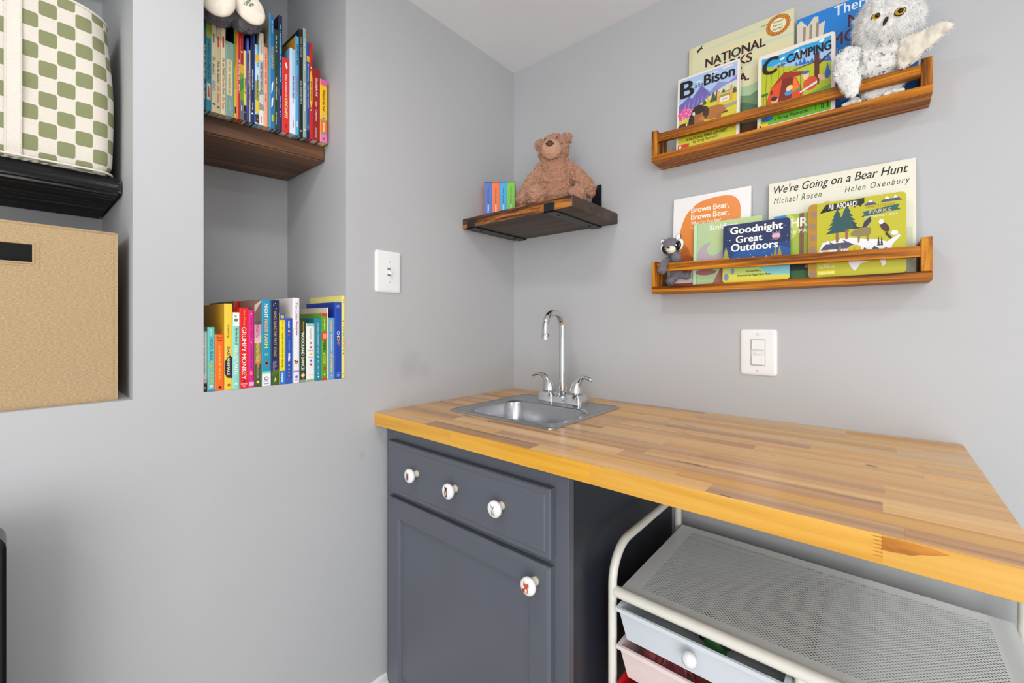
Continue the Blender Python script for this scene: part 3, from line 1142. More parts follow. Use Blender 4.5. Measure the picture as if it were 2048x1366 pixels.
def art_parks(i):
    i.rect(0, 0, 1, 1, '#ddd8b0')
    for k, v in enumerate((.93, .86, .80, .72, .66)):
        i.poly([(0.05, v), (.5, v + .018), (1, v - .005), (1, v - .022), (.4, v - .008)], ('#cfd6b8', '#e6d9a8', '#c9d4ba', '#e2d6a6', '#cdd4b2')[k])
    i.rect(0, 0, .04, 1, '#d6d0a4')
    i.poly([(.08, .955), (.105, .97), (.15, .998), (.135, .972), (.15, .955), (.125, .957), (.09, .93)], '#3b3a20')
    i.poly([(.7, .955), (.74, .948), (.78, .955), (.745, .938)], '#7fa05a')
    i.ell(.865, .905, .105, .088, '#8f4a10', 32).ell(.865, .905, .1, .084, '#d98a2b', 32).ell(.865, .905, .073, .061, '#8f4a10', 32).ell(.865, .905, .069, .058, '#efe7c0', 32)
    for k in range(26):
        an = 2 * math.pi * k / 26
        i.ell(.865 + .086 * math.cos(an), .905 + .073 * math.sin(an), .006, .006, '#8f4a10', 6)
    i.text('Maps!', .825, .925, .91, .944, '#2f4a58', .01, .2).text('Flora!', .82, .897, .90, .914, '#2f4a58', .01, .2).text('Fauna!', .815, .866, .905, .885, '#2f4a58', .01, .2)
    i.text('NATIONAL', .18, .765, .755, .845, '#3a140c', .03)
    i.text('PARKS', .28, .672, .635, .752, '#3a140c', .03)
    i.text('OF THE', .36, .61, .47, .645, '#40301c').text('?', .525, .605, .545, .65, '#40301c')
    i.text('U.S.A.', .34, .515, .61, .59, '#3a140c', .03)
    i.poly([(0, .48), (.2, .5), (.6, .46), (1, .52), (1, 0), (0, 0)], '#a9c49a')
    i.ridge(0, [(0, .36), (.2, .42), (.38, .36), (.5, .40), (.62, .37), (.8, .44), (1, .38)], '#6f8f68')
    i.ridge(0, [(.0, .26), (.25, .36), (.45, .28), (.55, .33), (.7, .27), (1, .34)], '#4c6a4a')
    i.ridge(0, [(0, .18), (.3, .22), (.6, .18), (1, .22)], '#26402f')
    i.rect(0, 0, 1, .12, '#5a3a22')


def art_bison(i):
    i.rect(0, 0, 1, 1, '#efe6da')
    i.rect(.03, .02, .965, .975, '#a9c5ea')
    i.ell(.6, .935, .07, .012, '#e9d9da').ell(.82, .95, .09, .014, '#eddcdc').ell(.36, .885, .05, .01, '#dfe0ee')
    i.ridge(.4, [(.03, .62), (.25, .68), (.42, .79), (.55, .70), (.68, .79), (.85, .74), (.965, .80)], '#8b93c8')
    i.ridge(.4, [(.03, .63), (.2, .72), (.25, .68), (.41, .82), (.5, .72), (.6, .6)], '#6f63ad')
    for u in (.12, .18, .26, .33, .39, .46):
        i.poly([(u, .56), (u + .014, .56), (u + .05, .72)], '#a39cd6')
    i.ridge(.4, [(.62, .72), (.75, .70), (.965, .80), (.965, .74)], '#8f86c6')
    i.ridge(.4, [(.36, .56), (.6, .66), (.8, .72), (.965, .74)], '#cfd6c4')
    i.poly([(.03, .52), (.3, .54), (.6, .58), (.965, .60), (.965, .02), (.03, .02)], '#d3c936')
    i.poly([(.4, .54), (.6, .6), (.75, .64), (.965, .64), (.965, .58), (.6, .54)], '#8f9a3a')
    for u, v, w_, h_ in ((.60, .55, .12, .13), (.66, .57, .1, .12), (.76, .6, .1, .08), (.93, .58, .08, .09), (.46, .54, .12, .07)):
        i.pine(u, v, w_, h_, '#4a5a30')
    i.pine(.52, .54, .08, .12, '#d9c22a')
    i.rect(.66, .50, .70, .66, '#dca05a').rect(.86, .50, .90, .69, '#dca05a').rect(.66, .60, .90, .625, '#e6b06a').poly([(.71, .51), (.85, .51), (.85, .575), (.71, .57)], '#f1e6d4').rect(.74, .53, .82, .55, '#d8a8a0')
    for u, v in ((.07, .50), (.12, .54), (.18, .53), (.22, .50), (.14, .49), (.09, .45), (.2, .46)):
        i.ell(u, v, .055, .035, '#e0559a')
        i.ell(u + .015, v + .01, .025, .015, '#ee8ab8')
    for u in (.1, .15, .2):
        i.rect(u, .38, u + .012, .44, '#e8d7c8')
    # a plain brown grazing animal
    i.ell(.60, .41, .21, .085, '#b06f34').ell(.45, .44, .09, .09, '#4a2e1c').ell(.36, .45, .12, .115, '#3d2618').ell(.35, .40, .10, .09, '#a4652e').ell(.42, .37, .05, .03, '#b87a48').ell(.36, .49, .09, .05, '#33201a').ell(.285, .46, .025, .03, '#d6cfc8').ell(.25, .36, .05, .10, '#33201a').rect(.66, .24, .73, .38, '#a4652e').rect(.38, .22, .46, .34, '#a4652e').ell(.79, .37, .05, .01, '#4a3a20')
    i.ell(.11, .32, .09, .05, '#5a3420').ell(.18, .31, .05, .045, '#37211a').ell(.17, .34, .015, .015, '#e8e0d8')
    i.poly([(.78, .46), (.965, .47), (.965, .43), (.78, .42)], '#a99a88')
    i.poly([(.86, .16), (.88, .16), (.93, .24), (.87, .2), (.82, .25)], '#3a3a1c').ell(.92, .17, .03, .04, '#d08a3a')
    i.rect(.03, .02, .22, .085, '#d6402c').ell(.07, .055, .018, .018, '#ffffff')
    i.text('B', .055, .72, .275, .94, '#17120f', .032).text('is for', .295, .805, .435, .865, '#17120f').text('Bison', .45, .80, .925, .935, '#17120f', .032)
    i.text('A NATIONAL PARKS ALPHABET', .17, .115, .83, .155, '#2a2a14', .008).text('by Greg Paprocki', .29, .06, .68, .105, '#2a2a14')


def art_camp(i):
    i.rect(0, 0, 1, 1, '#eee3d6')
    i.poly([(.05, .05), (.95, .05), (.955, .5), (.95, .96), (.8, .945), (.6, .955), (.35, .935), (.05, .95)], '#2fa3dc')
    i.poly([(.05, .78), (.3, .83), (.45, .80), (.6, .92), (.7, .85), (.8, .80), (.95, .84), (.95, .6), (.05, .8)], '#9cc3ec')
    for k in range(9):
        i.tri(.52 + k * .05, .70 - k * .008, .08, .07 + .025 * (k % 3), '#2b6db5')
    i.poly([(.05, .05), (.95, .05), (.95, .645), (.5, .725), (.05, .845)], '#b9c021')
    for u in (.10, .17, .27, .33, .41, .5):
        i.poly([(u, .4), (u + .006, .4), (u + .03, .74), (u + .022, .74)], '#76820f')
    for u, v in ((.33, .87), (.52, .9), (.83, .925)):
        i.ell(u, v, .03, .012, '#ffffff').ell(u + .02, v + .012, .02, .01, '#ffffff')
    i.poly([(.5, .71), (.72, .70), (.72, .68), (.5, .69)], '#8fa6b8')
    # orange tent
    i.poly([(.11, .30), (.18, .52), (.36, .68), (.5, .61), (.62, .36), (.6, .30)], '#dc4c1c').poly([(.18, .52), (.36, .685), (.62, .62), (.58, .58), (.34, .60)], '#9c3218').poly([(.28, .30), (.34, .60), (.48, .59), (.46, .32)], '#7a2416').poly([(.46, .40), (.50, .59), (.58, .40)], '#ee7a2c').rect(.18, .44, .205, .49, '#5a1a10')
    i.rect(.75, .40, .81, .80, '#5e2c24').poly([(.81, .64), (.95, .74), (.95, .76), (.81, .68)], '#5e2c24').poly([(.42, .66), (.75, .685), (.75, .70), (.42, .67)], '#5a4a20').rect(.575, .3, .585, .62, '#5a4420')
    i.ell(.70, .44, .09, .085, '#d4502c').ell(.645, .55, .038, .05, '#f0c49a').ell(.64, .595, .05, .022, '#2f6cae').poly([(.57, .35), (.79, .42), (.78, .45), (.57, .37)], '#e3e7ec').ell(.84, .47, .03, .06, '#e8b890', 12, .6)
    i.ell(.42, .40, .05, .035, '#4a8ec8').ell(.44, .46, .04, .035, '#f0d46a').ell(.42, .45, .03, .03, '#f2d0a8').ell(.24, .35, .05, .04, '#e9b07a').ell(.23, .375, .045, .03, '#3a2418')
    i.ell(.91, .50, .035, .06, '#2e62b0').tri(.91, .53, .05, .11, '#2e62b0').poly([(.5, .38), (.58, .41), (.56, .43), (.49, .4)], '#3f9a6a')
    i.poly([(.05, .05), (.95, .05), (.95, .36), (.6, .30), (.3, .30), (.05, .30)], '#6cb32c')
    for u in (.08, .12):
        i.rect(u, .28, u + .006, .46, '#3a4a14').ell(u, .46, .03, .02, '#4a6a1c', 8)
    i.ell(.14, .13, .08, .03, '#2f5fa4').ell(.17, .145, .03, .02, '#3f7fc4').poly([(.36, .16), (.56, .18), (.54, .21), (.38, .2)], '#e0c89a')
    for u, v, c in ((.77, .24, '#c8281c'), (.84, .20, '#e8c02c'), (.86, .17, '#d880b0'), (.92, .25, '#d8602c'), (.91, .18, '#d070a0')):
        i.rect(u - .004, .08, u + .004, v - .01, '#234f18')
        for q in range(5):
            i.ell(u + .02 * math.cos(q * 1.257), v + .016 * math.sin(q * 1.257), .014, .012, c, 8)
        i.ell(u, v, .009, .009, '#f4e070', 8)
    i.rect(.02, .015, .15, .08, '#f0c522').ell(.045, .045, .012, .018, '#1a1a1a')
    i.text('C', .075, .72, .275, .935, '#1c0f14', .045, .15).text('is for', .275, .765, .375, .825, '#1c0f14').text('CAMPING', .395, .785, .95, .895, '#1c0f14', .025)
    i.text('by', .24, .075, .27, .11, '#1f2a10').text('Greg Paprocki', .29, .075, .68, .13, '#1f2a10')


def art_blue(i):
    i.rect(0, 0, 1, 1, '#1f7fd0')
    i.poly([(0, 0), (1, 0), (1, .35), (.5, .3), (0, .4)], '#1a5ca8')
    # branching pale shapes at the left edge
    i.poly([(0, .95), (.04, .98), (.1, .9), (.16, .97), (.2, .96), (.2, .88), (.26, .9), (.22, .6), (0, .4)], '#d9cfbd')
    for u in (.05, .11, .17):
        i.poly([(u, .5), (u + .02, .5), (u + .035, .88), (u + .01, .9)], '#9b8b7c').ell(u + .022, .89, .014, .02, '#9b8b7c')
    i.ell(.9, .8, .12, .25, '#49b7d8').ell(.88, .45, .2, .2, '#e6dcc2')
    i.text('There are', .34, .90, .86, .99, '#e8f0f6', .008).text('NO', .46, .76, .68, .87, '#5a1530', .012).text('MOOSE', .32, .63, .80, .74, '#5a1530', .012).text('in this book', .36, .53, .80, .61, '#d6e6f2', .004)


def art_orange(i):
    i.rect(0, 0, 1, 1, '#f1eeec')
    pts = [(.10, .30), (.08, .5), (.12, .68), (.2, .82), (.36, .92), (.6, .95), (.78, .93), (.87, .84), (.88, .68), (.84, .5), (.8, .3), (.7, .18), (.4, .1), (.2, .16)]
    i.poly(soft(pts), '#e88a3a')
    i.poly([(.1, .3), (.14, .5), (.22, .42), (.3, .26), (.3, .12), (.2, .14)], '#c0692f')
    i.poly([(.12, .10), (.3, .13), (.32, .3), (.2, .36), (.12, .3)], '#b2562b')
    i.rect(0, 0, 1, .035, '#c23a2a').ell(.3, .12, .04, .05, '#dfe6ea')
    i.text('Brown Bear,', .25, .805, .735, .875, '#fbf4e8', .018).text('Brown Bear,', .25, .725, .735, .795, '#fbf4e8', .018).text('What Do You See?', .25, .675, .64, .712, '#fbf4e8', .012)
    i.text('by Bill Martin', .25, .63, .54, .653, '#f6dcc0')


def art_green(i):
    i.rect(0, 0, 1, 1, '#b4cf9c')
    i.ell(.75, .8, .5, .4, '#bccf92').rect(0, 0, .05, 1, '#c2e6bd').rect(.05, 0, .06, 1, '#8fae84')
    i.poly(soft([(.055, .34), (.07, .52), (.14, .63), (.27, .68), (.215, .58), (.23, .50), (.31, .455), (.40, .50), (.50, .585), (.58, .57), (.5, .46), (.46, .36), (.4, .31), (.2, .28)]), '#b9a9b2')
    i.poly([(.3, 0), (.4, .2), (.45, .35), (.6, .42), (.9, .3), (1, .1), (1, 0)], '#a8695a')
    i.ell(.2, .2, .16, .05, '#a06a68').ell(.56, .18, .04, .035, '#f2ece4').ell(.56, .205, .045, .035, '#1c1a22')
    i.ell(.58, .5, .09, .14, '#8a5a3a').ell(.6, .46, .05, .08, '#e2c795')
    i.text('Smidgen', .24, .84, .66, .955, '#f6f8f0', .02, .15).text('A', .46, .785, .49, .825, '#f6f8f0')


def art_night(i):
    i.rect(0, 0, 1, 1, '#123a78')
    i.rect(0, .62, 1, 1, '#0f2458').ell(.6, .35, .5, .25, '#14519a')
    i.poly([(0, .31), (1, .3), (1, 0), (0, 0)], '#bcd06a').poly([(.5, .3), (1, .3), (1, .08), (.7, .1)], '#7fc4cc').poly([(0, 0), (1, 0), (1, .08), (.5, .1), (0, .16)], '#dcd548')
    rg = random.Random(4)
    for k in range(46):
        i.dot(rg.uniform(.03, .97), rg.uniform(.36, .97), rg.choice((.0005, .0008, .0012)), '#e9f2fb', 6)
    for u, v, w_, h_, c in ((.05, .42, .12, .2, '#a8a33a'), (.05, .32, .12, .12, '#b4ad3c'), (.86, .40, .07, .16, '#b08f3a'), (.80, .40, .06, .16, '#9f8a3a'), (.75, .37, .05, .08, '#8f8a4a')):
        i.pine(u, v, w_, h_, c, '#b07a4a')
    i.ell(.81, .72, .062, .06, '#7c7fb8').ell(.785, .73, .032, .035, '#e8b0a8').ell(.835, .73, .032, .035, '#e8b0a8').tri(.765, .765, .03, .045, '#7c7fb8').tri(.855, .765, .03, .045, '#7c7fb8').poly([(.73, .665), (.89, .675), (.89, .685), (.73, .675)], '#a0503c')
    i.ell(.06, .1, .04, .06, '#7f8ab8').ell(.16, .19, .03, .05, '#7f8ab8')
    i.text('Goodnight', .12, .795, .90, .955, '#f7f4ea', .03).text('Great', .21, .675, .61, .79, '#f7f4ea', .03).text('Outdoors', .135, .53, .835, .66, '#f7f4ea', .03)
    i.text('by Lucas Alberg', .37, .155, .59, .195, '#2c2c20', .004).text('Illustrations by Megan Marie Myers', .24, .085, .74, .13, '#2c2c20', .004)


def art_hunt(i):
    i.rect(0, 0, 1, 1, '#e7e4d2')
    i.ell(.44, .70, .032, .036, '#e6bd62').ell(.45, .69, .022, .026, '#eec9a4').ell(.43, .61, .045, .06, '#d7a4b8').ell(.52, .62, .06, .05, '#9a7248')
    i.poly([(.02, 0), (.98, 0), (.98, .4), (.5, .46), (.02, .4)], '#d6d8b8')
    i.text("We're Going on a Bear Hunt", .04, .862, .955, .968, '#16130f', .008, .28)
    i.text('Michael Rosen', .04, .785, .40, .845, '#2c2822', 0, .28, spacing=1.25).text('Helen Oxenbury', .56, .775, .965, .845, '#2c2822', 0, .28, spacing=1.25)


def art_forest(i):
    i.rect(0, 0, 1, 1, '#9fb83c')
    for u, c in ((.28, '#7d5536'), (.6, '#6d4a30'), (.78, '#5d4228')):
        i.rect(u, .3, u + .05, 1, c)
    i.ell(.5, .6, .1, .3, '#b9cc58').ell(.15, .8, .12, .2, '#c2d05a').rect(0, .92, .14, 1, '#1f86c8')
    i.ell(.47, .36, .1, .12, '#23262c').ell(.5, .37, .05, .05, '#b9a48e')
    i.rect(0, 0, 1, .26, '#1e2a26').poly([(0, 0), (1, 0), (1, .12), (0, .14)], '#2f6a38').ell(.4, .19, .06, .035, '#b98a76').ell(.5, .19, .06, .035, '#b98a76')
    i.text('THREE', .10, .80, .50, .93, '#f2f2e6', .03).text('in the PACIFIC', .06, .70, .56, .765, '#f2f2e6', .016)


def art_aboard(i):
    i.rect(0, 0, 1, 1, '#bdb81a')
    i.rect(0, 0, .1, 1, '#b5841e')
    for k in range(6):
        i.ell(.05 + .01 * (k % 2), .06 + k * .16, .04, .045, '#9a7a64', 12, .6)
    # train silhouette
    i.poly([(.13, .86), (.17, .9), (.2, .97), (.29, .965), (.31, .97), (.31, .9), (.6, .92), (.6, .99), (.28, .965)], '#1b1a20')
    i.poly([(.28, .89), (.58, .905), (.59, .99), (.28, .965)], '#1b1a20')
    for u in (.2, .25, .34, .42, .5, .56):
        i.dot(u, .885 + (u - .2) * .03, .0022, '#1b1a20')
    i.text('All  ABOARD!', .225, .895, .53, .968, '#f6f2e2', .012)
    # snow mountains, title and banner
    for u, v in ((.66, .885), (.82, .9), (.9, .9)):
        i.tri(u, v, .13, .07, '#4d4f68').tri(u, v + .035, .055, .035, '#f2f0ea')
    i.text('NATIONAL', .62, .845, .905, .885, '#a87a1e', .004, spacing=1.1)
    i.poly([(.56, .74), (.6, .77), (.585, .81), (.94, .855), (.92, .81), (.95, .785)], '#1d5e5c').text('PARKS', .65, .772, .86, .822, '#cfae86', .02).text('BY KEVIN & HAILY MEYERS', .60, .725, .915, .75, '#f3f0dc', .006)
    i.poly([(.12, .34), (.16, .46), (.45, .5), (.6, .46), (.74, .44), (.82, .40), (.93, .48), (.95, .46), (.87, .36), (.86, .28), (.84, .2), (.8, .22), (.62, .2), (.5, .17), (.35, .2), (.16, .24)], '#e9e6ea')
    i.poly([(.28, .21), (.42, .22), (.46, .12), (.50, .06), (.53, .09), (.56, .15), (.74, .2), (.78, .1), (.81, .12), (.80, .24)], '#e9e6ea')
    for u, w_, h_, v in ((.32, .26, .27, .57), (.42, .27, .3, .60)):
        i.rect(u - .014, v - .12, u + .014, v + .02, '#96604a')
        for k in range(5):
            q = w_ * (1 - .17 * k)
            i.poly([(u - q / 2, v + k * .055), (u + q / 2, v + k * .055 + .01), (u, v + k * .055 + .1)], '#1f4f52')
    i.ridge(.36, [(.14, .36), (.22, .47), (.3, .43), (.36, .49), (.5, .4)], '#46475e')
    i.tri(.22, .435, .06, .05, '#f2f0ee').tri(.36, .44, .08, .06, '#f2f0ee')
    i.ell(.2, .33, .04, .03, '#eeb26a').ell(.2, .30, .08, .015, '#d2a820').ell(.21, .28, .09, .01, '#8cc8d2')
    for k in range(6):
        i.poly([(.3 + k * .03, .3), (.306 + k * .03, .3), (.34 + k * .03, .37), (.334 + k * .03, .37)], '#b9503a')
    i.rect(.34, .27, .36, .40, '#5d8a4a').rect(.32, .3, .34, .36, '#5d8a4a')
    i.ell(.5, .34, .07, .06, '#c9b820').rect(.497, .24, .503, .36, '#7a5a20')
    i.ridge(.25, [(.56, .27), (.6, .35), (.66, .3), (.7, .36), (.76, .31), (.82, .33)], '#214a66')
    for u in (.74, .77):
        i.pine(u, .36, .03, .12, '#26323a')
    # plain brown moose and a perched bird
    i.poly([(.46, .54), (.49, .58), (.6, .61), (.66, .60), (.665, .53), (.645, .5), (.645, .43), (.63, .43), (.62, .5), (.56, .5), (.55, .42), (.535, .42), (.535, .51), (.5, .51), (.47, .52)], '#8c7a4a')
    i.poly([(.49, .60), (.48, .72), (.51, .66), (.53, .62), (.58, .61), (.6, .68), (.66, .74), (.67, .68), (.62, .61)], '#2b2a50')
    i.ell(.80, .585, .035, .07, '#4a2c28', 16, .5).ell(.765, .655, .025, .03, '#f4f2ee').poly([(.82, .52), (.87, .44), (.85, .43), (.80, .5)], '#38221f').ell(.89, .50, .035, .03, '#f0eef0')
    i.text('ART BY', .17, .155, .235, .178, '#f3efc8', .006).text('HAILY MEYERS', .115, .115, .295, .145, '#f3efc8', .006).rect(.105, .03, .3, .085, '#e0d51e').text('A BABYLIT PRIMER', .115, .045, .29, .07, '#fbf8d0', .008)
    for k in range(5):
        i.poly([(.72 + k * .05, .24 - k * .006), (.75 + k * .05, .236 - k * .006), (.75 + k * .05, .231 - k * .006), (.72 + k * .05, .235 - k * .006)], '#5a5418')


# upper ledge
face_book('large cream cover with dark red capitals and a round orange seal on the upper ledge', .686, .946, .313, .009, -.0325, 4.0, UB, '#ddd8b0', art_parks)
face_book('blue cover with white lettering half hidden behind the white owl', .952, 1.176, .277, .009, -.0300, 3.8, UB, '#1f7fd0', art_blue)
face_book('board book with purple mountains, a brown bison and black lettering', .663, .827, .218, .012, -.0560, 4.5, UB, '#efe6da', art_bison, .004, True)
face_book('board book with an orange tent, a blue sky and black lettering', .871, 1.032, .2, .014, -.0570, 4.5, UB, '#eee3d6', art_camp, .008, True)
# lower ledge
face_book('white cover with a big orange blob at the back of the lower ledge', .641, .848, .264, .009, -.0300, 4.0, LB, '#f1eeec', art_orange)
face_book('wide cream cover with black italic lettering behind the other books of the lower ledge', .8905, 1.1725, .258, .010, -.0310, 4.0, LB, '#e7e4d2', art_hunt)
face_book('pale green cover with curling mauve antlers, half hidden by the navy night book', .706, .878, .176, .010, -.0440, 4.0, LB, '#b4cf9c', art_green)
face_book('leaf green forest cover with white capitals between the navy and the lime books', .9055, 1.10, .1655, .006, -.0445, 3.0, LB, '#9fb83c', art_forest)
face_book('navy night-sky board book with rounded corners and large cream lettering', .789, .9425, .1555, .0125, -.0610, 3.0, LB, '#123a78', art_night, .007, True)
face_book('lime board book with trees, mountains, a moose and a teal banner', .980, 1.1555, .1785, .0125, -.0605, 3.0, LB, '#bdb81a', art_aboard, .009, True)
# ------------------------------------------------------------------ rows of books, spine out
def spine_book(label, y0, y1, z0, z1, depth, col, ops, x=0.0, side=None, group=None, board=False, lean=0.0):
    y0 += .00025
    y1 -= .00025
    w, h = y1 - y0, z1 - z0
    t = thing('picture_book', label, 'book', (x, (y0 + y1) / 2, z0 + .0003), (0, 0, 0), group)
    hw = w / 2
    ct_ = min(.0022, w * .25)
    mb = MB()
    # rounded spine and two boards
    sp_ = [(-ct_, -hw), (-.0008, -hw), (-.0002, -hw + min(.0015, hw * .4)), (0, 0), (-.0002, hw - min(.0015, hw * .4)), (-.0008, hw), (-ct_, hw)]
    mb.loft([[(a, b, zz) for a, b in sp_] for zz in (0, h)], cap0=True, cap1=True)
    mb.cur = 1
    mb.box(-depth, -ct_, -hw, -hw + ct_ * .7, 0, h)
    mb.cur = 0
    mb.box(-depth, -ct_, hw - ct_ * .7, hw, 0, h)
    mb.build('cover', [cmat(col), cmat(side or col)], t)
    ins = .0005 if board else .003
    MB().box(-depth + ins, -ct_, -hw + ct_ * .7, hw - ct_ * .7, ins, h - ins).build('pages', M_PAGE, t)
    if ops:
        i = Ink(w * .94, h)
        for o in ops:
            k = o[0]
            if k == 't':      # text: string, top v, bottom v, colour, [u0,u1,bold,shear]
                e = list(o[5:]) + [None] * 4
                i.down(o[1], o[2], o[3], o[4], e[0] if e[0] is not None else .28, e[1] if e[1] is not None else .74, e[2] or 0.0, e[3] or 0.0)
            elif k == 'u':
                e = list(o[5:]) + [None] * 4
                i.up(o[1], o[3], o[2], o[4], e[0] if e[0] is not None else .28, e[1] if e[1] is not None else .74, e[2] or 0.0, e[3] or 0.0)
            elif k == 'l':    # unreadable print
                i.scrawl(*o[1:])
            elif k == 'h':    # upright text: string, u0,v0,u1,v1,colour
                i.text(o[1], o[2], o[3], o[4], o[5], o[6], .01)
            elif k == 'r':    # band
                i.rect(0, o[1], 1, o[2], o[3])
            elif k == 'b':    # block u0,v0,u1,v1
                i.rect(*o[1:])
            elif k == 'd':    # dot
                i.dot(*o[1:])
            elif k == 'p':
                i.poly(*o[1:])
        i.emit(t, frame_pX(.0003, -w * .47, 0))
    return t


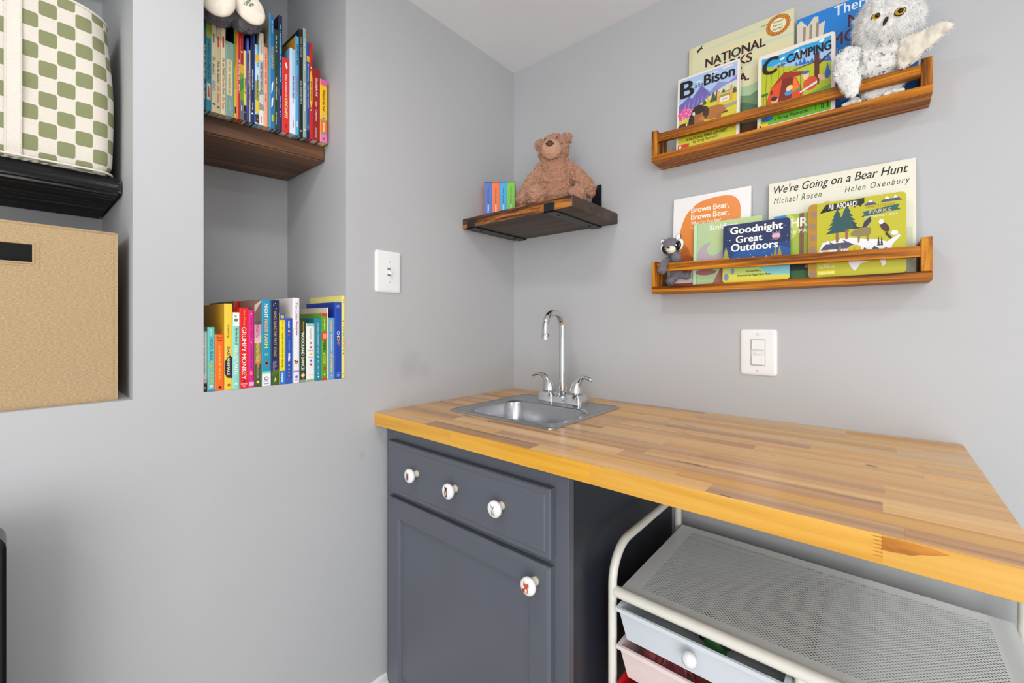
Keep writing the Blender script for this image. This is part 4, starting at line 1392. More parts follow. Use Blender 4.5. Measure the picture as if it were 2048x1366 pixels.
G_UP = 'picture books standing on the brown shelf'
G_LO = 'picture books standing on the recess floor'
K = '#15151a'
UP = [  # y0, y1, top, depth, colour, side, ops, label
    (-1.0176, -1.0127, 1.884, .16, '#155a72', None, [('t', 'THE CAT IN THE HAT', .72, .34, '#f0e9d8', .2, .8, .01), ('t', 'Dr. Seuss', .28, .12, '#f0e9d8', .2, .8)], 'narrow teal spine with white capitals, first on the brown shelf'),
    (-1.0127, -1.0022, 1.886, .16, '#1287a0', None, [('r', .80, .97, '#8a9a2c'), ('u', 'Are You My Mother?', .78, .34, '#10262e', .22, .82, .01, .2), ('b', .12, .12, .9, .30, '#d9cdb4'), ('p', [(.3, .16), (.7, .14), (.6, .26), (.4, .28)], '#b04a34')], 'teal spine with an olive top and black slanting lettering'),
    (-1.0022, -.9927, 1.883, .16, '#d8cda9', None, [('b', .3, .78, .7, .88, '#6e6a58'), ('t', "Dr. Seuss's", .62, .42, K, .25, .8, .01, .2), ('t', 'ABC', .36, .24, '#3c9aa8', .2, .8, .02), ('b', .2, .08, .8, .10, '#4a4a48')], 'cream spine with black slanting lettering beside the teal ones'),
    (-.9927, -.983, 1.886, .16, '#cdbd94', None, [('b', .3, .74, .7, .86, '#c4402c'), ('t', 'Fox in Socks', .58, .34, K, .25, .8, .01, .2), ('t', 'Dr. Seuss', .3, .12, '#d2542a', .25, .8, .015, .2), ('b', .2, .06, .8, .075, '#4a4a48')], 'beige spine with a red mark and orange lettering low down'),
    (-.983, -.9728, 1.892, .16, '#e0d3ad', None, [('b', .3, .74, .7, .86, '#c4402c'), ('t', 'Oh, the THINKS You Can Think!', .62, .22, '#8a2a20', .25, .78, .012, .1), ('t', 'Dr. Seuss', .19, .06, '#d2542a', .25, .8, .015, .2)], 'cream spine with long dark red lettering before the sage book'),
    (-.9728, -.9552, 1.8545, .125, '#7fa095', '#7fa095', [('b', .1, .28, .78, .76, '#dccf9f'), ('t', 'MILNE · SHEPARD', .74, .6, '#5c5138', .3, .58), ('t', 'The House At Pooh Corner', .57, .3, '#3e3a26', .3, .62, .006), ('t', 'DUTTON', .2, .08, '#c9d4c4', .4, .62)], 'broad sage green spine with a cream title panel'),
    (-.9552, -.9498, 1.905, .2, '#7c8a1e', '#1c1a18', [('r', .0, .3, '#d9b52a'), ('p', [(0, .3), (1, .3), (1, .6), (0, .5)], '#b7a422'), ('d', .5, .8, .0016, '#2c5a20'), ('b', .2, .05, .9, .12, '#20201a')], 'narrow moss and yellow spine left of the orange one'),
    (-.9498, -.9422, 1.903, .2, '#e0681e', None, [('b', .55, 0, 1, 1, '#b41e1c'), ('l', .64, .28, '#f2d8c0', .58, .92)], 'narrow orange spine with a red right half'),
    (-.9422, -.9345, 1.896, .19, '#a8201c', None, [('r', .0, .22, '#5a6478'), ('r', .22, .52, '#6f9a2a'), ('r', .52, .62, '#d8a62c'), ('p', [(0, .3), (1, .36), (1, .48), (0, .44)], '#2f8a34'), ('d', .5, .76, .0022, '#f0d860'), ('b', .3, .1, .6, .16, '#e4dcd0')], 'narrow spine painted crimson, gold and green'),
    (-.9345, -.9279, 1.850, .16, '#e2cf86', None, [('r', .0, .22, '#1c1a20'), ('r', .22, .5, '#e0d23c'), ('l', .6, .38, '#3a3a20', .3, .7), ('d', .5, .12, .002, '#c24a2c')], 'short narrow straw yellow spine with a black foot'),
    (-.9279, -.9223, 1.8845, .17, '#2f3f9e', None, [('r', .45, .7, '#6b4a6e'), ('l', .96, .82, '#e0e4f2', .3, .72), ('l', .62, .42, '#e7d9dc', .3, .72), ('r', .0, .12, '#2242a0')], 'narrow indigo spine with a plum middle'),
    (-.9223, -.9189, 1.856, .16, '#c7b7a4', None, [('l', .7, .3, '#6a5a4c', .25, .75)], 'very thin taupe spine between the indigo and navy books'),
    (-.9189, -.9087, 1.908, .2, '#12204e', '#12204e', [('l', .58, .36, '#cfd8ee', .32, .62), ('b', .75, 0, 1, 1, '#1c46a4'), ('l', .22, .14, '#cfd8ee', .32, .6), ('d', .42, .1, .0022, '#f0f0f0')], 'navy spine with a royal blue right edge'),
    (-.9087, -.8995, 1.878, .17, '#5fb6dc', None, [('b', 0, 0, .35, 1, '#bfe0ee'), ('r', .78, .88, '#e4b52c'), ('r', .56, .72, '#c4ddea'), ('r', .30, .54, '#9a9a20'), ('r', .14, .3, '#e0c62a'), ('l', .62, .32, '#3a5a78', .45, .85), ('r', .02, .12, '#3a2a1c'), ('d', .6, .06, .002, '#e4763c')], 'sky blue spine with mustard bands'),
    (-.8995, -.8884, 1.913, .2, '#b9bcc2', '#cfc6b6', [('r', .70, 1, '#e2ddd0'), ('r', .0, .16, '#e9e4dc'), ('r', .16, .36, '#8f938c'), ('p', [(0, .24), (1, .22), (1, .34), (0, .32)], '#c9cdd2'), ('t', 'SENDAK', .93, .76, '#3a3a3c', .3, .66), ('t', 'WHERE THE WILD THINGS ARE', .68, .36, '#2c2c30', .25, .72, .008), ('l', .12, .03, '#6a6a6a', .3, .6)], 'grey and off-white spine with dark grey capitals'),
    (-.8884, -.8771, 1.8905, .17, '#e9a88c', None, [('b', .75, 0, 1, 1, '#b5743c'), ('l', .88, .52, '#b2463a', .25, .62), ('l', .4, .3, '#b2463a', .25, .6), ('r', .96, 1, '#7a4a1c')], 'salmon pink spine with rust lettering'),
    (-.8771, -.8638, 1.974, .23, '#1d76c2', '#cdb79a', [('b', 0, 0, .38, 1, '#5f9fae'), ('t', 'THE RAINBOW FISH', .72, .53, '#cdbb3a', .48, .9, .02), ('l', .95, .84, '#9ccdf0', .52, .85), ('p', [(.5, .3), (.8, .34), (.9, .42), (.55, .38)], '#e9f2f6'), ('p', [(.5, .18), (.8, .2), (.9, .28), (.55, .25)], '#e9f2f6'), ('b', .55, .06, .95, .12, '#a9c23c')], 'tall bright blue spine with yellow lettering and a beige cover'),
    (-.8638, -.8528, 1.9405, .2, '#12402a', '#0f1a1c', [('t', 'Hello, Sebastian!', .52, .30, '#f0f2e6', .3, .68, .02), ('l', .95, .78, '#e6ead8', .34, .62), ('l', .17, .04, '#d6dcc8', .34, .58)], 'dark green spine with white slanting lettering'),
    (-.8528, -.8434, 1.983, .23, '#181c4c', '#0a0b10', [('r', .36, .78, '#173a72'), ('l', .92, .42, '#5fc2d8', .25, .75), ('r', .0, .3, '#2c1f66'), ('l', .30, .12, '#a892d8', .3, .7)], 'tallest navy and violet spine with turquoise lettering'),
    (-.8434, -.8251, 1.877, .16, '#e0281c', '#d9c9a8', [('p', [(.35, .92), (.55, .95), (.75, .88), (.55, .85)], '#f4e6da'), ('t', 'SING A SONG OF', .78, .47, '#fbf2ea', .38, .66, .01), ('t', 'KINDNESS', .455, .19, '#f2dca0', .32, .74, .03), ('p', [(.35, .08), (.7, .04), (.6, .12)], '#a8180f')], 'broad bright red spine with white and cream capitals'),
    (-.8251, -.8095, 1.910, .18, '#a9c8e2', '#7fb4dc', [('r', .0, .42, '#dfe6f0'), ('b', 0, .42, .4, 1, '#cfe2f2'), ('t', "Baby Bear's Not Hibernating", .68, .36, '#20305c', .45, .8, .012, .1), ('l', .2, .08, '#4a5a78', .5, .72)], 'pale blue and white spine with navy slanting lettering'),
    (-.8095, -.8003, 1.950, .21, '#4aa9dc', '#d89c22', [('l', .92, .7, '#20486c', .3, .7), ('l', .6, .4, '#b9507c', .3, .72), ('b', .2, .08, .8, .14, '#a4d4ea')], 'sky blue spine with a golden yellow front cover'),
    (-.8003, -.7896, 1.974, .22, '#121216', '#0c0c0e', [('t', 'Clark | Pearsall', .93, .74, '#dcdcd4', .34, .64, .006), ('t', 'you belong here', .52, .30, '#e8e8e0', .3, .68, .014, .1), ('d', .5, .05, .0026, '#8f8f92')], 'black spine with white lower-case lettering'),
    (-.7896, -.7802, 1.982, .22, '#8ea79c', '#5d6d66', [('l', .9, .62, '#c9d6cc', .3, .7), ('l', .5, .24, '#d4ded6', .3, .7), ('d', .5, .07, .0022, '#dce4de')], 'grey-green spine beside the black one'),
    (-.7802, -.7719, 1.947, .19, '#1c4a92', '#0f1e4a', [('r', .80, .86, '#d8a81c'), ('l', .78, .32, '#9cc4e8', .3, .75), ('r', .0, .08, '#101a3a'), ('b', .3, .1, .7, .14, '#7a9a3a')], 'narrow royal blue spine with a gold band near the top'),
    (-.7719, -.7637, 1.951, .19, '#c8141c', None, [('p', [(0, .38), (.5, .32), (1, .38), (1, .64), (.5, .72), (0, .66)], '#e8b41c'), ('l', .62, .40, '#8a1a14', .32, .72), ('d', .5, .30, .002, '#f2d8a8'), ('d', .5, .74, .002, '#f2d8a8')], 'narrow scarlet spine with a pointed yellow panel'),
    (-.7637, -.7425, 1.883, .17, '#9c0f16', '#6d0a10', [('t', 'Goodnight Ark', .88, .62, '#f4e4dc', .3, .72, .01, .25), ('t', 'Sage · Chapman', .55, .27, '#f0ded6', .32, .66, .006, .2), ('t', 'Zonderkidz', .18, .04, '#e8cfc8', .38, .6)], 'broad dark red spine with white script lettering'),
    (-.7425, -.7208, 1.863, .16, '#f0bc14', '#e0609c', [('r', .0, .13, '#e873b2'), ('r', .13, .15, '#3fa0a8'), ('r', .15, .35, '#e8702c'), ('r', .35, .365, '#3fa0a8'), ('r', .91, 1, '#e05a9c'), ('t', "Where's the Fox?", .84, .5, '#2a1c10', .34, .68, .014), ('d', .46, .44, .0042, '#f6ccd8', 8), ('d', .46, .44, .0016, '#a8244a', 8), ('p', [(.3, .38), (.7, .38), (.5, .41)], '#4a9a3a'), ('l', .33, .18, '#f6d8c8', .34, .62), ('d', .5, .06, .002, '#2a2a2a')], 'broad yellow spine with pink ends, last on the brown shelf'),
]
for q in UP:
    zb = SHT(q[0] if True else 0)
    zb = max(SHT(q[0]), SHT(q[1]))
    spine_book(q[7], q[0], q[1], zb, q[2], q[3] + .03, q[4], q[6], -.090 - (.0 if q[2] < 1.93 else .0), q[5], G_UP)

LOW = [  # y0,y1,top,depth,colour,side,ops,label,xoff
    (-1.0390, -1.0317, 1.162, .12, '#d9d6d2', '#c9c6c0', [('r', .0, .13, '#16161a'), ('d', .5, .06, .002, '#e8702c'), ('r', .13, .2, '#c9a49a'), ('t', 'The Very Hungry Caterpillar', .94, .26, '#4a4a50', .2, .6), ('r', .94, 1, '#3a3a3c')], 'narrow pale grey spine with a black foot, first on the recess floor', -.004),
    (-1.0317, -1.0183, 1.1625, .12, '#5cbcb4', None, [('t', 'MOO, BAA,', .84, .47, '#1f6f9a', .2, .74, .015), ('t', 'LA LA LA!', .45, .14, '#c9b83c', .25, .9, .03), ('d', .5, .08, .0036, '#e8c9c0'), ('r', .0, .03, '#3f7fb8'), ('t', 'Boynton', .97, .86, '#e9f4f2', .3, .62)], 'turquoise spine with blue and mustard capitals', 0),
    (-1.0183, -1.0002, 1.146, .13, '#ee6a10', None, [('h', 'Brown', .2, .93, .8, .965, '#3a1c0a'), ('h', 'Hurd', .25, .88, .75, .915, '#3a1c0a'), ('t', 'GOODNIGHT MOON', .80, .20, '#f0c83a', .38, .66, .014, .15), ('b', .4, .04, .7, .08, '#2a1408')], 'plain orange spine with yellow capitals', 0),
    (-1.0002, -.9841, 1.2155, .19, '#f0c93c', '#d9a21c', [('p', [(0, .19), (.3, .14), (1, .13), (1, .37), (.7, .4), (0, .33)], '#1c2430'), ('t', 'amazing', .76, .60, '#4a3a14', .3, .66, 0, .3), ('t', 'BABY ANIMALS', .50, .175, '#f0e9d8', .34, .66, .025), ('t', 'BABY', .50, .36, '#1a1a20', .341, .661, .025), ('d', .55, .055, .003, '#8a7420', 12)], 'tall golden yellow spine with a black blob and bold capitals', 0),
    (-.9841, -.9701, 1.196, .15, '#86d3c0', '#e4d9d2', [('r', .82, 1, '#eef0ea'), ('d', .5, .9, .004, '#3f8a5c'), ('d', .42, .95, .0026, '#d8907a'), ('t', 'My First Book of', .79, .58, '#1f4a48', .3, .72, .012), ('t', 'HOUSEPLANTS', .56, .19, '#eefaf4', .25, .72, .02), ('d', .5, .07, .003, '#d8f0e8')], 'mint green spine with a white top and white capitals', 0),
    (-.9701, -.9517, 1.2075, .16, '#e0121c', None, [('t', 'Lang & Lang', .97, .78, '#f4a85a', .4, .66, .012), ('t', 'GRUMPY MONKEY', .755, .11, '#fbf4f0', .22, .76, .006), ('h', 'RANDOM HOUSE', .12, .045, .88, .062, '#f4d8d0'), ('h', 'STUDIO', .3, .015, .7, .032, '#f4d8d0'), ('d', .5, .085, .002, '#2a1408')], 'tall scarlet spine with very large white capitals', 0),
    (-.9517, -.9401, 1.2025, .09, '#e0128c', None, [('d', .5, .95, .0014, '#f4cf3a'), ('l', .92, .65, '#8a2a20', .35, .62), ('d', .5, .58, .0014, '#f4a03a'), ('l', .53, .22, '#7a2a9a', .3, .7), ('t', 'ab', .21, .16, '#f4cf3a', .3, .8, .02), ('r', .02, .07, '#f0a8d0')], 'narrow magenta spine with violet lettering', 0),
    (-.9401, -.9241, 1.2265, .19, '#5a4a3c', '#8a6a5c', [('r', .75, 1, '#6b5a50'), ('p', [(0, .85), (1, .98), (1, 1), (0, .94)], '#caa6a0'), ('r', .5, .72, '#d892ac'), ('p', [(0, .46), (1, .52), (1, .6), (0, .56)], '#e4b4b8'), ('r', .26, .5, '#8a7a3a'), ('r', .0, .24, '#4a5226'), ('p', [(0, .3), (.6, .22), (1, .34), (1, .4), (.4, .32)], '#c2843a'), ('t', "DON'T FORGET TO", .85, .56, '#6a4a48', .25, .7, .004), ('t', 'REMEMBER', .50, .28, '#d9c65c', .25, .72, .008), ('t', 'ELLIE HOLCOMB', .23, .1, '#c9b89c', .3, .6), ('d', .5, .055, .003, '#e8d878')], 'brown spine painted pink and olive, left of the cyan one', 0),
    (-.9241, -.9032, 1.228, .18, '#1590b8', None, [('r', .0, .14, '#eef0f2'), ('r', .14, .17, '#7fd8a0'), ('t', 'NIGHT', .95, .79, '#f0efe0', .3, .66, .03), ('t', 'NIGHT', .77, .62, '#f0b46a', .3, .66, .03), ('t', 'FARM', .60, .44, '#f0dc4a', .3, .66, .03), ('b', .3, .35, .75, .38, '#6fb0a0'), ('p', [(.35, .28), (.6, .22), (.75, .26), (.6, .3), (.4, .25)], '#d0502a'), ('d', .5, .085, .0048, '#8a3a8a'), ('d', .5, .085, .0032, '#e8e0f0'), ('h', 'prunty', .22, .045, .78, .06, '#4a4a50'), ('h', 'books', .22, .02, .78, .038, '#4a4a50')], 'broad cyan spine with stacked bold capitals and a white foot', 0),
    (-.9032, -.8845, 1.2275, .18, '#141f50', None, [('r', .0, .13, '#3f5a1c'), ('r', .13, .27, '#2c2250'), ('p', [(0, .1), (1, .14), (1, .19), (0, .16)], '#4a6a24'), ('t', 'WHO SANG THE FIRST SONG?', .87, .33, '#c9ac6a', .3, .68, .004), ('t', 'ELLIE', .28, .21, '#b9a4d0', .45, .68), ('t', 'HOLCOMB', .28, .17, '#b9a4d0', .2, .42), ('d', .3, .94, .0009, '#ffffff'), ('d', .5, .96, .0008, '#ffffff'), ('d', .6, .90, .001, '#ffffff'), ('p', [(.4, .03), (.55, .06), (.65, .05), (.55, .09), (.45, .08)], '#e8dfa0')], 'navy spine shading to grass green with gold capitals', 0),
    (-.8845, -.8705, 1.197, .14, '#f0d80c', None, [('r', .90, 1, '#1c62b4'), ('r', .0, .19, '#2a78c8'), ('d', .5, .945, .0042, '#f2a81c'), ('t', 'Teeth Are Not for Biting', .74, .24, '#3a3a20', .32, .68, .004), ('l', .88, .76, '#d08a1c', .4, .6), ('l', .16, .03, '#d8e8f6', .3, .7)], 'yellow spine with blue ends and an orange sun', 0),
    (-.8705, -.8533, 1.184, .14, '#1f4fb4', None, [('t', 'FALLON', .96, .85, '#f4f6fa', .36, .62, .02), ('d', .5, .80, .0024, '#f0c030'), ('d', .5, .74, .002, '#d83a3a'), ('t', 'Everything is', .66, .50, '#cfdcf4', .42, .62), ('t', 'MAMA', .47, .34, '#ffffff', .36, .68, .04), ('d', .5, .28, .0022, '#d8a04a'), ('d', .5, .22, .0018, '#8ac060'), ('d', .5, .17, .0022, '#3fb0a0'), ('d', .5, .12, .0026, '#d83a5a'), ('d', .5, .05, .0036, '#5f8fe0', 16), ('d', .5, .05, .003, '#1f4fb4', 16)], 'royal blue spine with small coloured dots and white capitals', 0),
    (-.8533, -.8363, 1.235, .2, '#eeeaf2', '#e9e4e4', [('b', 0, 0, .08, .65, '#5fd0b4'), ('r', .125, .145, '#b08ad8'), ('t', 'Ten Little', .95, .74, '#8a2a6a', .42, .72, .012), ('t', 'Puppies', .72, .56, '#b01a5c', .42, .74, .03), ('d', .5, .24, .0042, '#d8923a'), ('d', .7, .25, .002, '#3a2418'), ('d', .35, .26, .002, '#6a3a1c'), ('d', .55, .07, .0034, '#8a5ac0'), ('h', 'prunty', .3, .025, .8, .04, '#6a6a70')], 'tall white spine with magenta lettering and a small tan dog', 0),
    (-.8363, -.8195, 1.180, .13, '#1c3a20', None, [('t', 'Boynton', .97, .80, '#e0a02c', .42, .7, .02, .1), ('t', 'WOODLAND DANCE!', .80, .19, '#f0eedc', .25, .72, .02), ('d', .5, .11, .0046, '#e8d2b0'), ('d', .45, .15, .003, '#8a5a2c'), ('d', .55, .07, .003, '#8a5a2c'), ('r', .0, .04, '#8a9a8a')], 'dark green spine with large uneven white capitals', 0),
    (-.8195, -.7984, 1.1725, .13, '#eeece8', None, [('r', .0, .012, '#e4d23c'), ('r', .03, .045, '#e4d23c'), ('r', .015, .028, '#3fa8b8'), ('r', .96, .975, '#e4d23c'), ('r', .94, .955, '#3fa8b8'), ('r', .98, 1, '#3fa8b8'), ('t', 'Hervé Tullet', .90, .72, '#6a6a6a', .45, .62), ('d', .55, .655, .0027, '#2f9ac0'), ('d', .55, .585, .0027, '#d8243a'), ('h', 'PRESS', .15, .52, .9, .537, '#8a8a8a'), ('d', .55, .47, .0027, '#e8c02c'), ('h', 'HERE', .2, .40, .85, .418, '#8a8a8a'), ('d', .55, .355, .0027, '#2f7fc8'), ('d', .55, .29, .0027, '#d8243a'), ('r', .11, .114, '#9a9a9a')], 'broad white spine with a column of coloured dots', 0),
    (-.7984, -.78, 1.185, .14, '#17829a', '#0f6a80', [('t', 'LITTLE BLUE HOUSE BESIDE THE SEA', .93, .43, '#e4f2f4', .42, .58, .012), ('p', [(.4, .38), (.6, .36), (.5, .41)], '#f4f4f0'), ('l', .33, .1, '#d4eaee', .44, .56), ('d', .55, .06, .0022, '#e8f4f4')], 'deep teal spine with small white capitals', 0),
    (-.78, -.7645, 1.1975, .15, '#5f9a1c', None, [('r', .96, 1, '#d8242c'), ('r', .0, .03, '#d8242c'), ('r', .60, .72, '#e0284a'), ('b', .2, .62, .85, .70, '#f0a03c'), ('l', .92, .76, '#d8e860', .35, .65), ('t', 'PEEK-', .59, .42, '#1c2a10', .3, .72, .02), ('t', 'a-YOU!', .41, .24, '#e8e040', .3, .72, .025), ('d', .55, .18, .0032, '#b02a1c'), ('d', .5, .08, .0022, '#d8e8a0')], 'leaf green spine with red ends and a pink patch', 0),
    (-.7645, -.7611, 1.2135, .16, '#eee8e4', '#dcc4b4', [('l', .35, .33, '#c05a5a', .32, .68)], 'very thin white spine between the leaf green and steel blue books', 0),
    (-.7611, -.7439, 1.186, .14, '#6f9ac4', None, [('l', .96, .78, '#d8d060', .3, .56), ('l', .74, .46, '#d4e2f0', .36, .6), ('l', .42, .12, '#e4d45c', .3, .68), ('d', .5, .06, .002, '#cfdff0')], 'steel blue spine with lemon lettering', 0),
    (-.7439, -.7248, 1.2285, .17, '#1446b0', '#0f3a9c', [('d', .5, .945, .0042, '#cfdcf6', 16), ('d', .5, .945, .0036, '#1446b0', 16), ('d', .5, .945, .0018, '#e8486a', 10), ('t', 'C', .62, .59, '#e8f0fa', .3, .72, .02), ('t', 'H', .585, .55, '#f4f4f4', .3, .72, .03), ('t', 'O', .545, .505, '#f0a02c', .3, .72, .03), ('t', 'M', .50, .465, '#5fb83a', .3, .72, .03), ('t', 'P', .46, .43, '#d83a8a', .3, .72, .03), ('b', .25, .07, .75, .078, '#8fa6dc'), ('b', .22, .05, .78, .058, '#8fa6dc'), ('b', .25, .03, .75, .038, '#8fa6dc')], 'royal blue spine with rainbow capitals near the right end', 0),
    (-.7248, -.7147, 1.2475, .19, '#ece088', '#ece088', [('l', .95, .91, '#7a8a3a', .35, .7), ('d', .5, .69, .002, '#a0284a'), ('d', .5, .65, .0015, '#e0b83a'), ('t', 'P IS FOR', .62, .50, '#3a7a4a', .32, .72, .02), ('t', 'POTTY!', .48, .37, '#c8342c', .32, .72, .02), ('d', .5, .34, .0015, '#3a8a9a'), ('d', .5, .30, .002, '#8a3a5a'), ('d', .5, .05, .0016, '#b8a84a')], 'tall pale yellow spine, last on the recess floor', 0),
]
for q in LOW:
    spine_book(q[7], q[0], q[1], NZ0, q[2], q[3], q[4], q[6], -.003 + q[8], q[5], G_LO, board=True)
# a taller olive and red book pushed back behind the magenta one
spine_book('olive and red book pushed back behind the magenta spine', -.9517, -.9401, NZ0, 1.2265, .2, '#b5141c', [], -.1, '#6f6a1c', G_LO)

# slip-cased set of four small board books on the corner shelf
bxa = R(38)
bs = thing('book_slipcase', 'small slipcase open at the front on the corner shelf', 'slipcase', (.0700, -.1640, ZT + .0006), (0, 0, bxa))
M_CASE = mat('slipcase_card', '#2a3a34', .5)
M_CASE2 = mat('slipcase_print', '#d8694c', .5, var=.25, scale=60)
mb = MB()
W2, HH, DD = .0560, .1440, .085
mb.box(-W2, W2, .0005, DD, 0, .0012)
mb.box(-W2, W2, .0005, DD, HH, HH + .0012)
mb.cur = 1
mb.box(-W2, -W2 + .0012, .0005, DD, .0012, HH)
mb.box(W2 - .0012, W2, .0005, DD, .0012, HH)
mb.box(-W2, W2, DD - .0012, DD, .0012, HH)
mb.build('case', [M_CASE, M_CASE2], bs)
rotm = Matrix.Translation(bs.location) @ Matrix.Rotation(bxa, 4, 'Z')
for k, (c, nm, lab) in enumerate((('#2464c0', 'ANIMALS', 'royal blue'), ('#ee6a18', 'ABC', 'orange'), ('#22a4e0', 'NIGHT', 'cyan'), ('#74c82c', 'FOREST', 'lime green'))):
    w = (2 * W2 - .003) / 4
    x0 = -W2 + .0015 + k * w
    t = thing('board_book', lab + ' mini board book in the slipcase on the corner shelf', 'book', rotm @ Vector((x0 + w / 2, 0, .0014)), (0, 0, bxa), 'mini board books in the slipcase')
    hw = w / 2 - .0003
    h = HH - .0022
    mb = MB()
    mb.box(-hw, hw, 0, .002, 0, h)
    mb.box(-hw, -hw + .0015, .002, .078, 0, h)
    mb.box(hw - .0015, hw, .002, .078, 0, h)
    mb.build('cover', cmat(c), t)
    MB().box(-hw + .0016, hw - .0016, .0022, .077, .001, h - .001).build('pages', M_PAGE, t)
    i = Ink(2 * hw, h)
    i.rect(0, 0, 1, .055, '#1a1a22').rect(.1, .02, .9, .035, '#e8e8ee').dot(.5, .14, .0048, '#e9eef2').dot(.5, .14, .0036, c).dot(.5, .15, .0022, '#f4f4f0').down('PARK RANGER', .86, .46, '#1a1a22', .42, .6, .02).down(nm, .44, .24, '#f6f6f0', .42, .62, .03)
    i.emit(t, frame_mY(-hw, -.0002, 0))

# ------------------------------------------------------------------ storage bins
def check_mat():
    """rounded sage squares printed on off-white canvas, laid out in metres along the cloth (UV)"""
    m, nt, b = base_mat('sage_check_canvas')
    N, L = nt.nodes, nt.links
    uv = N.new('ShaderNodeUVMap'); uv.uv_map = 'cloth'
    sep = N.new('ShaderNodeSeparateXYZ')
    L.new(uv.outputs[0], sep.inputs[0])

    def M(op, a, b2=None, c=None):
        n = N.new('ShaderNodeMath'); n.operation = op
        for k, v in enumerate((a, b2, c)):
            if v is None: continue
            if isinstance(v, (int, float)): n.inputs[k].default_value = v
            else: L.new(v, n.inputs[k])
        return n.outputs[0]
    u = M('DIVIDE', sep.outputs[0], .0247)
    v = M('DIVIDE', sep.outputs[1], .0287)
    fu, fv = M('FLOOR', u), M('FLOOR', v)
    par = M('FLOORED_MODULO', M('ADD', fu, fv), 2.0)
    du = M('MAXIMUM', M('SUBTRACT', M('ABSOLUTE', M('SUBTRACT', M('FRACT', u), .5)), .33), 0.0)
    dv = M('MAXIMUM', M('SUBTRACT', M('ABSOLUTE', M('SUBTRACT', M('FRACT', v), .5)), .33), 0.0)
    d = M('SQRT', M('ADD', M('MULTIPLY', du, du), M('MULTIPLY', dv, dv)))
    ins = M('LESS_THAN', d, .165)
    on = M('MULTIPLY', ins, par)
    mx = N.new('ShaderNodeMix'); mx.data_type = 'RGBA'
    L.new(on, mx.inputs[0])
    mx.inputs[6].default_value = lin('#dcd4c8')
    mx.inputs[7].default_value = lin('#868a62')
    wv = N.new('ShaderNodeTexNoise'); wv.inputs['Scale'].default_value = 900
    tc = N.new('ShaderNodeTexCoord')
    mp = N.new('ShaderNodeMapping'); mp.inputs['Scale'].default_value = (1, 1, .25)
    L.new(tc.outputs['Object'], mp.inputs[0]); L.new(mp.outputs[0], wv.inputs['Vector'])
    hs = N.new('ShaderNodeHueSaturation')
    mr = N.new('ShaderNodeMapRange'); mr.inputs[3].default_value = .88; mr.inputs[4].default_value = 1.1
    L.new(wv.outputs['Fac'], mr.inputs[0]); L.new(mr.outputs[0], hs.inputs['Value'])
    L.new(mx.outputs[2], hs.inputs['Color'])
    L.new(hs.outputs[0], b.inputs['Base Color'])
    b.inputs['Roughness'].default_value = .85
    bp = N.new('ShaderNodeBump'); bp.inputs['Strength'].default_value = .3; bp.inputs['Distance'].default_value = .0006
    L.new(wv.outputs['Fac'], bp.inputs['Height']); L.new(bp.outputs[0], b.inputs['Normal'])
    return m


M_CHECK = check_mat()
M_CANVAS = mat('off_white_canvas', '#dfd8ce', .85, var=.05, scale=500, bump=.2, bscale=900)
BZ = 1.4772
bn = thing('fabric_bin', 'off-white fabric storage bin printed with sage green checks', 'storage bin', (-.23, -1.335, BZ))
BH = .322


def dense(pl, n):
    """closed outline resampled to n even steps, starting at the middle of the front (+x) side"""
    i0 = len(pl) - 1
    st = (pl[0][0], 0.0)
    pts = [st] + pl + [st]
    L = [0.0]
    for a, b in zip(pts, pts[1:]):
        L.append(L[-1] + math.hypot(b[0] - a[0], b[1] - a[1]))
    out = []
    k = 0
    for q in range(n):
        d = L[-1] * q / n
        while L[k + 1] < d:
            k += 1
        t = (d - L[k]) / max(1e-9, L[k + 1] - L[k])
        out.append((pts[k][0] + (pts[k + 1][0] - pts[k][0]) * t, pts[k][1] + (pts[k + 1][1] - pts[k][1]) * t))
    return out


nz = 40
loops, uvs = [], []
for j in range(nz + 1):
    f = j / nz
    z = BH * f
    bulge = .012 * math.sin(math.pi * min(1, f * 1.05)) - .004 * f
    hx = .136 + .002 * f + bulge * .4 - (.006 * (1 - f / .06) if f < .06 else 0)
    hy = .163 - .0035 * f + bulge * .5 - (.006 * (1 - f / .06) if f < .06 else 0)
    pl = dense(rrect(-hx, hx, -hy, hy, .028 + .02 * f, 10), 140)
    lo = []
    for (x, y) in pl:
        sag = .010 * f * math.sin(7 * y + 1.3) - .012 * f * max(0, x / hx) * (y / hy) ** 2
        crease = .0035 * math.sin(14 * y + 30 * z) * (1 - f) * f * 3
        lo.append((x + (crease if x > 0 else 0), y, z + sag))
    loops.append(lo)
mb = MB()
mb.loft(loops, cap0=True)
n = len(loops[0])
body = mb.build('body', M_CHECK, bn, True)
# cloth coordinates: distance around, height
per = []
for lo in loops:
    acc = [0.0]
    for k in range(n):
        a, c = Vector(lo[k]), Vector(lo[(k + 1) % n])
        acc.append(acc[-1] + (c - a).length)
    per.append(acc)
# measure from the front face centre so the pattern is straight there
fc_i = 0
me = body.data
uvl = me.uv_layers.new(name='cloth')
for p in me.polygons:
    ks = [me.loops[li].vertex_index % n for li in p.loop_indices]
    wrap = (0 in ks) and (n - 1 in ks)
    for li in p.loop_indices:
        vi = me.loops[li].vertex_index
        j, k = vi // n, vi % n
        kk = n if (wrap and k == 0) else k
        far = max(ks) > n * .5 and (min(ks) >= n * .5 - 1 or wrap)     # second half is measured back from the start
        uvl.data[li].uv = ((per[j][kk] - per[j][n] if far else per[j][kk]) + .016, me.vertices[vi].co.z + .012)
sol = body.modifiers.new('thickness', 'SOLIDIFY')
sol.thickness = .003
sol.offset = -1
rim = MB()
top = [Vector(p) for p in loops[-1]]
rim.tube([*top, top[0], top[1]], .0026, 8, False)
rim.build('rim_hem', M_CANVAS, bn, True)
base = MB()
lo0 = loops[1]
